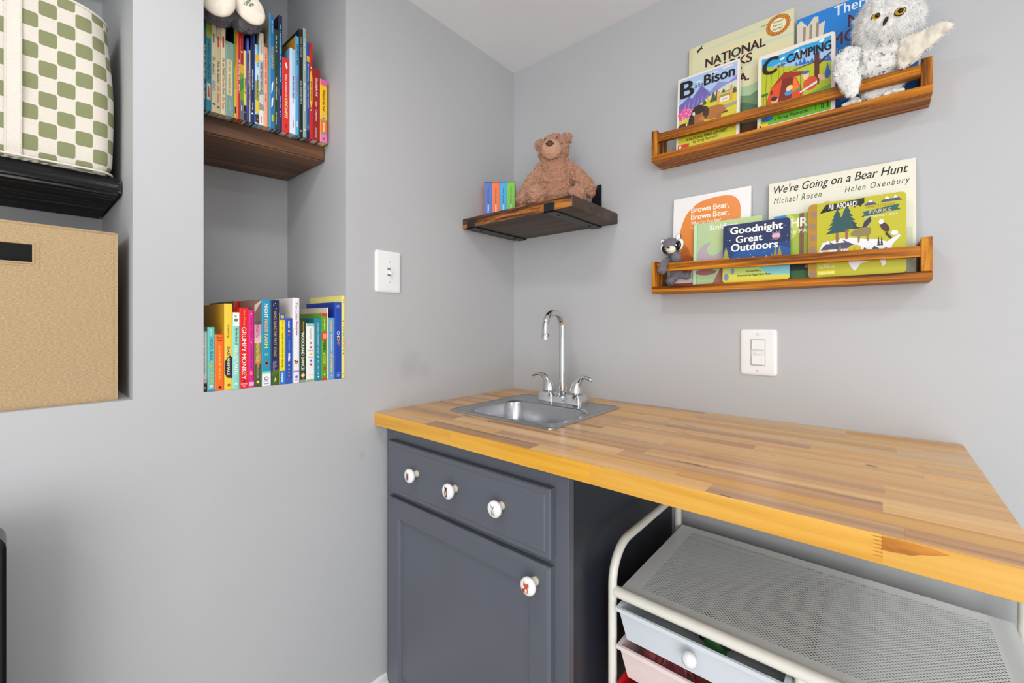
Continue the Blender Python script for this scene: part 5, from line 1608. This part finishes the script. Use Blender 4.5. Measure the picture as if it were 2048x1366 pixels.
base.tube([Vector((p[0] * 1.005, p[1] * 1.005, .0032)) for p in loops[2]] + [Vector((loops[2][0][0], loops[2][0][1], .0032))], .0022, 8, False)
base.build('base_piping', M_CANVAS, bn, True)
# webbing handle strap down the front
st = MB()
ly = []
for j in range(nz + 1):
    x = max(p[0] for p in loops[j]) + .0018
    ly.append((x, BH * j / nz))
for (ya, yb) in ((.0165, .0385),):
    st.loft([[(x, ya, z), (x + .0022, ya + .001, z), (x + .0022, yb - .001, z), (x, yb, z)] for x, z in ly], cap0=True, cap1=True)
s_ = st.build('handle_strap', M_CANVAS, bn, True, angle=50)
sti = MB()
for ya in (.0190, .0360):
    for j in range(76):
        f = (j + .3) / 76
        q = f * nz
        a = int(q)
        x = ly[a][0] + (ly[min(a + 1, nz)][0] - ly[a][0]) * (q - a) + .0024
        z = BH * f
        sti.box(x - .0004, x + .0003, ya - .0005, ya + .0005, z - .0012, z + .0010)
o = sti.build('stitching', mat('stitch_thread', '#d2cabd', .8), s_)
o['kind'] = 'stuff'

M_TAN = mat('tan_woven_fabric', '#b29873', .9, var=.2, scale=700, bump=.35, bscale=800, stretch=(1, .35, 1))
M_TAND = mat('dark_slot_sheet', '#1a1a1c', .8)
M_THR = mat('tan_thread', '#a58358', .8)
tb = thing('fabric_box', 'tan woven fabric storage box with a slot handle on the recess floor', 'storage box', (-.0205, -1.350, NZ0 + .0004))
TH, TD, TW = .3245, .33, .1755
mb = MB()
sy, sz0, sz1 = .0640, .256, .287
mb.box(-.006, 0, -TW, TW, 0, sz0)
mb.box(-.006, 0, -TW, TW, sz1, TH - .002)
mb.box(-.006, 0, -TW, -sy, sz0, sz1)
mb.box(-.006, 0, sy, TW, sz0, sz1)
mb.build('front_panel', M_TAN, tb)
MB().tube([(-.003, -TW + .002, TH - .003), (-.003, 0, TH - .0025), (-.003, TW - .004, TH - .003), (-.006, TW - .0018, TH - .003), (-.03, TW - .0015, TH - .003), (-TD, TW - .002, TH - .003)], .0036, 10).build('rolled_edge', M_TAN, tb, True)
mb = MB()
mb.box(-TD, -.006, TW - .005, TW - .0005, 0, TH, .001)
mb.box(-TD, -.006, -TW + .0005, -TW + .005, 0, TH, .001)
mb.box(-TD, -TD + .005, -TW + .005, TW - .005, 0, TH)
mb.box(-TD + .005, -.006, -TW + .005, TW - .005, 0, .004)
mb.build('side_panels', M_TAN, tb)
MB().box(-.06, -.055, -TW + .006, TW - .006, .01, TH - .03).build('slot_sheet', M_TAND, tb)  # near-black sheet standing inside the box behind the handle slot
mb = MB()
mb.box(-.0005, .0012, -sy - .0032, sy + .0032, sz1, sz1 + .0032, .0005)
mb.box(-.0005, .0012, -sy - .0032, sy + .0032, sz0 - .0032, sz0, .0005)
mb.box(-.0005, .0012, sy, sy + .0032, sz0, sz1, .0005)
mb.box(-.0005, .0012, -sy - .0032, -sy, sz0, sz1, .0005)
mb.build('slot_trim', M_TAN, tb)
st = MB()
for k in range(60):
    z = .006 + k * .0053
    st.box(-.0002, .0005, TW - .0065, TW - .0057, z, z + .003)
for k in range(7):
    z = sz0 - .008 + k * .0066
    st.box(-.0002, .0005, sy + .0085, sy + .0093, z, z + .004)
for k in range(28):
    y = -sy + k * .0046
    st.box(-.0002, .0005, y, y + .003, sz0 - .0075, sz0 - .0069)
o = st.build('stitching', M_THR, tb)
o['kind'] = 'stuff'

# black panel at the left end of the view
bp_ = thing('black_panel', 'glossy black rounded panel standing on the floor at the far left', 'panel', (.115, -1.475, 0))
MB().loft([[(x, y, z) for y, z in rrect(-.16 + i_, .16 - i_, .02 + i_, .868 - i_, .025, 6)] for x, i_ in ((-.03, .004), (-.026, 0), (.026, 0), (.03, .004))], cap0=True, cap1=True).build('housing', mat('gloss_black', '#0c0c0d', .18), bp_, True, angle=40)
MB().box(-.08, .08, -.12, .12, 0, .0195, .004).build('foot', M_IRON, bp_)
# ------------------------------------------------------------------ plush toys
def chain(mb, pts, rads, flat=(1, 1, 1), step=.35, sub=2):
    for i in range(len(pts) - 1):
        a, b = Vector(pts[i]), Vector(pts[i + 1])
        ra, rb = rads[i], rads[i + 1]
        n = max(1, int((b - a).length / (step * min(ra, rb))))
        for k in range(n + 1):
            f = k / n
            r = ra + (rb - ra) * f
            mb.ell(a + (b - a) * f, (r * flat[0], r * flat[1], r * flat[2]), sub=sub)


def plush(name, mb, voxel, m, parent, lumps=(), smooth_it=6):
    """one continuous skin over overlapping volumes, with lumpy pile"""
    o = mb.build(name, m)
    rm = o.modifiers.new('skin', 'REMESH')
    rm.mode = 'VOXEL'
    rm.voxel_size = voxel
    sm = o.modifiers.new('soft', 'SMOOTH')
    sm.factor = .5
    sm.iterations = smooth_it
    dg = bpy.context.evaluated_depsgraph_get()
    me = bpy.data.meshes.new_from_object(o.evaluated_get(dg))
    o.modifiers.clear()
    old = o.data
    o.data = me
    bpy.data.meshes.remove(old)
    n = len(me.vertices)
    nv = np.zeros(n * 3)
    me.vertices.foreach_get('co', nv)
    nn = np.zeros(n * 3)
    me.vertices.foreach_get('normal', nn)
    co, no = nv.reshape(-1, 3), nn.reshape(-1, 3)
    for amp, sc, st in lumps:
        d = np.array([noise.turbulence(Vector((p[0] * sc * st[0], p[1] * sc * st[1], p[2] * sc * st[2])), 3, False) for p in co])
        co = co + no * ((d - d.mean()) * amp)[:, None]
    me.vertices.foreach_set('co', co.reshape(-1))
    me.polygons.foreach_set('use_smooth', [True] * len(me.polygons))
    me.update()
    if me.materials:
        pass
    else:
        me.materials.append(m)
    o.parent = parent
    return o


def pile(name, src, count, length, width, m, parent, seed=1, droop=.25, mess=.6, mask=None, bend=.3, lift=.6):
    """short tufts standing on the skin"""
    me = src.data
    me.calc_loop_triangles()
    nt_ = len(me.loop_triangles)
    tri = np.zeros(nt_ * 3, dtype=np.int32)
    me.loop_triangles.foreach_get('vertices', tri)
    tri = tri.reshape(-1, 3)
    co = np.zeros(len(me.vertices) * 3)
    me.vertices.foreach_get('co', co)
    co = co.reshape(-1, 3)
    a, b, c = co[tri[:, 0]], co[tri[:, 1]], co[tri[:, 2]]
    cr = np.cross(b - a, c - a)
    ar = np.linalg.norm(cr, axis=1)
    nr = cr / np.maximum(ar[:, None], 1e-12)
    rg = np.random.default_rng(seed)
    pick = rg.choice(nt_, size=count, p=ar / ar.sum())
    r1, r2 = np.sqrt(rg.random(count)), rg.random(count)
    P = (1 - r1)[:, None] * a[pick] + (r1 * (1 - r2))[:, None] * b[pick] + (r1 * r2)[:, None] * c[pick]
    Nn = nr[pick]
    if mask is not None:
        k = mask(P, Nn)
        P, Nn = P[k], Nn[k]
    n = len(P)
    tg = rg.normal(0, mess, (n, 3))
    tg[:, 2] -= droop
    tg -= Nn * np.sum(tg * Nn, axis=1)[:, None]
    tg /= np.maximum(np.linalg.norm(tg, axis=1)[:, None], 1e-6)
    d = Nn * lift + tg
    d /= np.linalg.norm(d, axis=1)[:, None]
    s = np.cross(d, Nn) + rg.normal(0, .15, (n, 3))
    s /= np.linalg.norm(s, axis=1)[:, None]
    L = length * (.6 + .8 * rg.random(n))[:, None]
    w = width * (.7 + .6 * rg.random(n))[:, None]
    B = rg.normal(0, bend, (n, 3)) * L
    B[:, 2] -= bend * .5 * L[:, 0]
    base = P - Nn * length * .15
    V = np.stack([base - s * w, base + s * w, P + d * L * .55 + s * w * .8 + B * .25, P + d * L * .55 - s * w * .8 + B * .25, P + d * L + B], 1).reshape(-1, 3)
    me2 = bpy.data.meshes.new(name)
    idx = np.arange(n) * 5
    F = []
    for i in idx:
        i = int(i)
        F.append((i, i + 1, i + 2, i + 3))
        F.append((i + 3, i + 2, i + 4))
    me2.from_pydata(V.tolist(), [], F)
    me2.materials.append(m)
    o = bpy.data.objects.new(name, me2)
    COL.objects.link(o)
    o.parent = parent
    o['kind'] = 'stuff'
    return o


def fur_mat(name, c0, c1, rough=.9):
    if name in MATS:
        return MATS[name]
    m, nt, b = base_mat(name)
    N, L = nt.nodes, nt.links
    g = N.new('ShaderNodeNewGeometry')
    r = N.new('ShaderNodeValToRGB')
    r.color_ramp.elements[0].color = lin(c0)
    r.color_ramp.elements[1].color = lin(c1)
    L.new(g.outputs['Random Per Island'], r.inputs[0])
    L.new(r.outputs[0], b.inputs['Base Color'])
    b.inputs['Roughness'].default_value = rough
    b.inputs['Specular IOR Level'].default_value = .03
    b.inputs['Sheen Weight'].default_value = .2
    MATS[name] = m
    return m


M_BEAR = mat('brown_plush', '#b5876d', .95, var=.16, scale=160, bump=.6, bscale=420, spec=.1, sheen=.3)
M_BEARF = fur_mat('brown_pile', '#a87a62', '#cc9f86')
M_NOSE = mat('nose_brown', '#4a2a20', .55)
M_BLK = mat('black_bead', '#0d0d10', .12)
M_WHT = mat('white_plush', '#f1efea', .95, var=.03, scale=160, bump=.4, bscale=420, spec=.1, sheen=.3)
M_WHTF = fur_mat('white_pile', '#f8f7f4', '#ffffff')
M_GREY = mat('grey_plush', '#77757d', .95, var=.15, scale=220, bump=.5, bscale=500, spec=.1, sheen=.3)
M_GREYF = fur_mat('grey_pile', '#65636c', '#8f8d96')
M_CREAM = mat('cream_velour', '#e9e0d0', .9, var=.06, scale=90, bump=.15, bscale=500, spec=.1)

# ---- brown bear sitting on the corner shelf
be = thing('teddy_bear', 'brown plush teddy bear sitting on the corner shelf', 'teddy bear', (.288, -.132, ZT + .0012), (0, 0, R(34)))
mb = MB()
mb.ell((0, 0, .058), (.068, .058, .058))
mb.ell((0, -.002, .095), (.060, .052, .055))
mb.ell((.001, -.004, .140), (.050, .044, .045))
HC = Vector((-.003, -.010, .205))
mb.ell((-.001, -.008, .170), (.046, .041, .035))
mb.ell(HC, (.051, .045, .046), (0, R(-9), 0))
mb.ell(HC + Vector((.001, .0, .012)), (.046, .041, .040), (0, R(-9), 0))
mb.ell((-.050, .000, .229), (.0175, .0105, .0175))
mb.ell((.040, .000, .249), (.0190, .0110, .0190))
chain(mb, [(-.044, -.004, .145), (-.070, -.020, .100), (-.090, -.036, .058), (-.098, -.046, .036)], [.022, .024, .026, .026])
chain(mb, [(.045, -.004, .150), (.078, -.016, .112), (.100, -.026, .080), (.108, -.032, .068)], [.023, .026, .028, .026])
chain(mb, [(-.038, -.040, .030), (-.052, -.085, .030), (-.056, -.098, .033)], [.029, .029, .031])
chain(mb, [(.040, -.040, .030), (.062, -.080, .030), (.070, -.092, .033)], [.029, .029, .031])
bear = plush('body', mb, .0028, M_BEAR, be, lumps=((.006, 45, (1, 1, 2.0)), (.0055, 110, (.8, .8, 2.2)), (.002, 260, (1, 1, 1))), smooth_it=4)
pile('fur', bear, 22000, .0036, .0006, M_BEARF, be, 3, .3, .6, lift=.7)
mz = MB()
mz.ell((-.009, -.055, .192), (.0325, .0235, .0325))
muz = plush('muzzle', mz, .002, mat('muzzle_plush', '#c0937a', .95, var=.1, scale=200, bump=.4, bscale=500, spec=.1, sheen=.2), be, lumps=((.0025, 120, (1, 1, 2)),), smooth_it=2)
ns = MB()
ns.loft([[(-.014 + x * f, y, .2015 + z * f) for x, z in ((-.0135, .001), (-.004, .0095), (.006, .0095), (.0135, .0), (.004, -.009), (-.004, -.009))] for y, f in ((-.070, 1), (-.0795, 1), (-.0815, .8))], cap0=True, cap1=True)
ns.build('nose', M_NOSE, be, True, angle=60)
for dx, dz in ((-.024, 0), (.014, .003)):
    MB().ell((-.006 + dx, -.0555, .2265 + dz), (.0024, .0024, .0024), sub=2).build('eye', M_BLK, be, True)

# ---- white snowy owl on the upper ledge
ow = thing('plush_owl', 'white plush snowy owl with yellow eyes sitting on the upper ledge', 'plush owl', (1.118, -.040, UB + .001))


def P_(x, y, z):
    return (x - 1.118, y + .040, z - UB - .001)


mb = MB()
mb.ell(P_(1.116, -.0455, 1.708), (.044, .0145, .038))
mb.ell(P_(1.114, -.056, 1.750), (.052, .024, .036))
mb.ell(P_(1.113, -.062, 1.772), (.047, .030, .034))
mb.ell(P_(1.124, -.078, 1.824), (.058, .046, .052))
mb.ell(P_(1.126, -.080, 1.840), (.052, .042, .047))
EYES = [P_(1.1075, -.1205, 1.8215), P_(1.1435, -.1205, 1.8145), P_(1.1205, -.124, 1.803)]


def face_clear(P):
    ok = np.ones(len(P), dtype=bool)
    for e in EYES:
        ok &= np.hypot(P[:, 0] - e[0], P[:, 2] - e[2] - .002) > .0115
    return ok


owl = plush('body', mb, .003, M_WHT, ow, lumps=((.006, 40, (1, 1, 1)), (.003, 120, (1, 1, 1))), smooth_it=5)
pile('fur', owl, 36000, .0036, .0003, M_WHTF, ow, 5, .8, .4, lambda P, N: face_clear(P), lift=.35)
pile('head_fluff', owl, 38000, .0068, .00024, M_WHTF, ow, 25, .4, .5, lambda P, N: (P[:, 2] > .105) & face_clear(P), lift=.5)
M_FLECK = fur_mat('dark_flecks_pile', '#2e2a2c', '#5a5452')
rgf = np.random.default_rng(8)
flc = rgf.uniform((-.055, -.1, .03), (.055, .1, .115), (62, 3))


def fleck_mask(P, N):
    cent = flc[:, [0, 2]]
    d = np.min(np.linalg.norm(P[:, None, [0, 2]] - cent[None], axis=2), axis=1)
    return (d < .0021) & (N[:, 1] < .3) & (P[:, 2] < .112)


pile('dark_flecks', owl, 13000, .0055, .0006, M_FLECK, ow, 6, .9, .25, fleck_mask, lift=1.0)
# hanging wing, draped over the rail
wl_ = MB()
chain(wl_, [P_(1.070, -.070, 1.785), P_(1.056, -.094, 1.765), P_(1.054, -.1035, 1.735), P_(1.062, -.1045, 1.706), P_(1.066, -.1045, 1.682)], [.019, .024, .025, .020, .012], (1, .42, 1))
wing = plush('wing', wl_, .0026, M_WHT, ow, lumps=((.003, 60, (1, 1, 1)),), smooth_it=4)
pile('wing_fur', wing, 11000, .0036, .0003, M_WHTF, ow, 7, .8, .4, lift=.35)
pile('wing_flecks', wing, 130, .008, .0007, M_FLECK, ow, 9, .6, .3, lambda P, N: N[:, 1] < .2)
# raised wing with a bare cream lining
wr = MB()
for k in range(13):
    f = k / 12
    c = Vector(P_(1.150, -.088, 1.742)).lerp(Vector(P_(1.2115, -.112, 1.755)), f)
    wr.ell(c, (.012, .0065, .030 * (1 - f) ** .6 + .006), (0, R(28 * f), R(-20)), sub=2)
wing2 = plush('wing', wr, .0026, M_CREAM, ow, lumps=((.004, 45, (1, 1, 1)),), smooth_it=3)
pile('wing_fur', wing2, 5000, .0045, .0004, M_WHTF, ow, 11, .2, .5, lambda P, N: N[:, 1] > -.35, lift=.35)
pile('wing_flecks', wing2, 160, .007, .0006, M_FLECK, ow, 12, .2, .3, lambda P, N: (N[:, 1] > -.2))
M_IRIS = mat('amber_glass', '#d8a416', .1)
for (x, z) in ((1.1075, 1.8215), (1.1435, 1.8145)):
    e = MB().ell(P_(x, -.1205, z), (.0085, .006, .0072), sub=3).build('eye', M_IRIS, ow, True)
    MB().ell(P_(x + .0006, -.1235, z - .0006), (.0054, .0045, .0050), sub=3).build('pupil', M_BLK, e, True)
    MB().lathe([(.0082, -.001), (.0098, 0), (.0098, .0015), (.0082, .002)], 20, Matrix.Translation(P_(x, -.1195, z)) @ Matrix.Rotation(R(90), 4, 'X') @ Matrix.Diagonal((1, .86, 1, 1))).build('eye_rim', M_BLK, e, True)
bk = MB()
chain(bk, [P_(1.1225, -.1225, 1.8085), P_(1.120, -.1275, 1.8005), P_(1.118, -.1265, 1.7945)], [.0036, .0036, .0016])
bk.build('beak', M_BLK, ow, True)
for x, ang in ((1.0665, -20), (1.130, 25)):
    ft = MB()
    ft.ell(P_(x, -.046, 1.6820), (.013, .012, .0125))
    for s in (-1, 0, 1):
        chain(ft, [P_(x, -.050, 1.681), P_(x + .014 * s + .0002 * ang, -.0575, 1.6765 + .004 * (1 - abs(s)))], [.0075, .0052])
    plush('foot', ft, .0018, M_WHT, ow, smooth_it=3)

# ---- raccoon hanging over the rail of the lower ledge
ra = thing('plush_raccoon', 'small grey plush raccoon hugging the rail of the lower ledge', 'plush raccoon', (.652, -.060, LB + .001))


def Q_(x, y, z):
    return (x - .652, y + .060, z - LB - .001)


mb = MB()
mb.ell(Q_(.6635, -.0525, 1.325), (.018, .0105, .026))
mb.ell(Q_(.6625, -.062, 1.357), (.0165, .0135, .016))
HR = (.658, -.083, 1.3905)
mb.ell(Q_(*HR), (.0275, .0225, .0255), (0, R(12), 0))
chain(mb, [Q_(.654, -.066, 1.362), Q_(.645, -.085, 1.352), Q_(.640, -.0965, 1.338), Q_(.6385, -.0965, 1.326)], [.0085, .0085, .0105, .0125])
chain(mb, [Q_(.669, -.066, 1.362), Q_(.674, -.084, 1.360), Q_(.677, -.0955, 1.3585)], [.0085, .0095, .0135])
chain(mb, [Q_(.660, -.051, 1.308), Q_(.650, -.0505, 1.300), Q_(.645, -.0500, 1.2970)], [.010, .0105, .0135])
chain(mb, [Q_(.668, -.0515, 1.310), Q_(.684, -.0515, 1.309), Q_(.692, -.0515, 1.3075)], [.009, .0085, .0110])
rac = plush('body', mb, .0018, M_GREY, ra, lumps=((.0016, 150, (1, 1, 1)),), smooth_it=4)
pile('fur', rac, 7000, .0024, .00035, M_GREYF, ra, 13, .15, .7)
fy = -.1005
mb = MB(); mb.ell(Q_(.6650, -.1025, 1.3795), (.0135, .010, .0112)); mb.build('muzzle', M_CREAM, ra, True)
for s, x, z, rt in ((-1, .6475, 1.3830, -12), (1, .6825, 1.3900, 14)):
    ex = MB().ell(Q_(x, -.0975 if s < 0 else -.0960, z), (.0098, .0060, .0135), (0, R(rt), R(-18 * s)), sub=3).build('eye_patch', M_BLK, ra, True)
    MB().ell(Q_(x + .003 * -s, -.1025, z + .001), (.0022, .0022, .0022), sub=2).build('eye', mat('white_glint_bead', '#e9e9ee', .1), ex, True)
    MB().ell(Q_(x + .0035 * s, -.0930 if s < 0 else -.0915, z + .0030), (.0112, .0066, .0160), (0, R(rt), R(-24 * s)), sub=3).build('white_stripe', M_WHT, ra, True)
MB().ell(Q_(.6625, -.1135, 1.3845), (.0036, .0024, .0028), sub=2).build('nose', M_BLK, ra, True)
mo = MB()
mo.tube([Q_(.6625 + .004 * math.cos(R(a)), -.1128, 1.3755 + .0028 * math.sin(R(a))) for a in range(-160, -10, 25)], .0005, 6)
mo.build('mouth', M_BLK, ra, True)
for x, z, rt in ((.6345, 1.4080, -30), (.6775, 1.4165, 22)):
    er = MB().ell(Q_(x, -.079, z), (.0082, .0042, .0100), (0, R(rt), 0), sub=3).build('ear', M_BLK, ra, True)
    MB().ell(Q_(x, -.0815, z - .0005), (.0070, .0030, .0088), (0, R(rt), 0), sub=3).build('ear_lining', M_WHT, er, True)

# ---- grey plush with cream soles on top of the books
pg = thing('plush_toy', 'grey plush toy with cream foot soles sitting on the tall row of books', 'plush toy', (-.18, -.955, 1.895))


def G_(x, y, z):
    return (x + .18, y + .955, z - 1.895)


mb = MB()
mb.ell(G_(-.2, -.955, 1.985), (.075, .075, .07))
mb.ell(G_(-.2, -.955, 2.068), (.05, .052, .046))
mb.ell(G_(-.2, -1.010, 2.092), (.018, .018, .018))
mb.ell(G_(-.2, -.900, 2.092), (.018, .018, .018))
chain(mb, [G_(-.16, -.985, 1.960), G_(-.09, -1.0000, 1.928), G_(-.074, -1.0000, 1.9175)], [.034, .041, .0425])
chain(mb, [G_(-.16, -.930, 1.965), G_(-.09, -.939, 1.938), G_(-.076, -.939, 1.9320)], [.034, .042, .0445])
chain(mb, [G_(-.18, -1.000, 2.02), G_(-.13, -1.01, 1.99)], [.022, .026])
chain(mb, [G_(-.18, -.905, 2.02), G_(-.13, -.895, 1.985)], [.022, .026])
gp = plush('body', mb, .004, M_GREY, pg, lumps=((.006, 60, (1, 1, 1)), (.003, 160, (1, 1, 1))), smooth_it=5)
pile('fur', gp, 14000, .0045, .0006, M_GREYF, pg, 15, .3, .7, lambda P, N: (P[:, 0] < .112) | (N[:, 0] < .2), lift=.5)
# soles face the room, tilted towards the photographer
so = MB().ell(G_(-.0380, -1.0030, 1.9125), (.012, .035, .042), (0, R(-4), R(-22)), sub=4).build('sole', M_CREAM, pg, True)
so2 = MB().ell(G_(-.0360, -.9410, 1.9275), (.012, .031, .044), (R(32), R(-4), R(-22)), sub=4).build('sole', M_CREAM, pg, True)
i = Ink(.021, .018)
i.text('Little', .05, .55, .95, .95, '#2f5a4c', .02).text('Me', .3, .05, .8, .42, '#2f5a4c', .02)
Ms = Matrix.Translation(G_(-.0232, -.9440, 1.9285)) @ Matrix.Rotation(R(-22), 4, 'Z') @ Matrix.Rotation(R(58), 4, 'X') @ frame_pX(0, -.0105, -.009)
i.emit(so2, Ms)

# ------------------------------------------------------------------ toys in the cart drawers
def toy(name, label, loc, build, cat='toy'):
    t = thing(name, label, cat, loc, group='small toys in the cart drawers')
    build(t)
    return t


zf = DZ[1] - .064
M_PK = mat('pink_toy_plastic', '#d98088', .35)
M_PK2 = mat('salmon_toy_plastic', '#c8605c', .35)
M_OR = mat('brown_toy_plastic', '#a05a2c', .4)
M_GRN = mat('green_toy_plastic', '#3f8a4a', .4)
M_PUR = mat('purple_toy_plastic', '#5a3f8a', .4)
M_LIL = mat('lilac_toy_plastic', '#d9cfe4', .4)


def t_blob(m, m2, r):
    def f(t):
        MB().ell((0, 0, r[2]), r).build('body', m, t, True)
        MB().ell((r[0] * .8, -r[1] * .5, r[2] * 1.25), (r[0] * .45, r[1] * .5, r[2] * .5)).build('head', m, t, True)
        for s in (-1, 1):
            MB().ell((r[0] * .8 + s * r[0] * .25, -r[1] * .4, r[2] * 1.75), (r[0] * .14, r[1] * .1, r[2] * .25), sub=2).build('ear', m2, t, True)
    return f


def t_cup(m, m2):
    def f(t):
        M = Matrix.Rotation(R(70), 4, 'X')
        MB().lathe([(.018, 0), (.024, .045), (.0215, .045), (.016, .003)], 20, Matrix.Translation((0, .02, .025)) @ M).build('cup', m, t, True, angle=40)
        MB().tube([(.02 + .012 * math.sin(R(a)), -.003 + .0 * a, .025 + .014 * math.cos(R(a))) for a in range(0, 181, 20)], .0028, 8).build('handle', m2, t, True)
    return f


def t_block(m, m2, s):
    def f(t):
        MB().box(-s, s, -s, s, 0, 2 * s, .002).build('block', m, t)
        MB().box(-s * .6, s * .6, -s - .0012, -s + .0005, s * .4, s * 1.6, .0005).build('face_patch', m2, t)
    return f


def t_fig(m, m2, m3):
    def f(t):
        MB().ell((0, 0, .02), (.022, .015, .018)).build('body', m, t, True)
        MB().ell((.02, -.004, .033), (.012, .011, .012)).build('head', m2, t, True)
        for x in (-.012, .012):
            for y in (-.008, .008):
                MB().tube([(x, y, .014), (x * 1.1, y, .002)], .0045, 8).build('leg', m3, t, True)
        MB().ell((-.024, 0, .026), (.010, .003, .003), (0, R(25), 0), sub=2).build('tail', m3, t, True)
    return f


toy('toy_pig', 'pink plastic toy at the left end of the pale pink drawer', (.742, -.410, zf + .001), t_blob(M_PK2, M_PK, (.026, .032, .026)))
toy('toy_cup', 'rose plastic toy cup beside the pink toy in the drawer', (.798, -.425, zf + .001), t_cup(M_PK, M_PK2))
toy('toy_block', 'rust brown toy block in the middle of the pale pink drawer', (.838, -.392, zf + .001), t_block(M_OR, M_PK2, .018))
toy('toy_animal', 'white and black toy animal in the pale pink drawer', (.872, -.442, zf + .001), t_fig(M_WHT, M_BLK, M_WHT))
toy('toy_animal', 'green toy animal between white toys in the pale pink drawer', (.905, -.398, zf + .001), t_fig(M_GRN, M_GRN, M_OR))
toy('toy_animal', 'lilac toy animal with purple legs in the pale pink drawer', (.933, -.444, zf + .001), t_fig(M_LIL, M_LIL, M_PUR))
zf0 = DZ[0] - .064
toy('toy_animal', 'dark green toy animal in the top clear drawer', (.868, -.418, zf0 + .012), t_fig(M_GRN, mat('olive_toy_plastic', '#4a4a34', .4), M_GRN))
toy('toy_block', 'dark brown toy block under the green toy of the top drawer', (.845, -.360, zf0 + .001), t_block(mat('dark_toy_plastic', '#3a3026', .4), M_OR, .02))
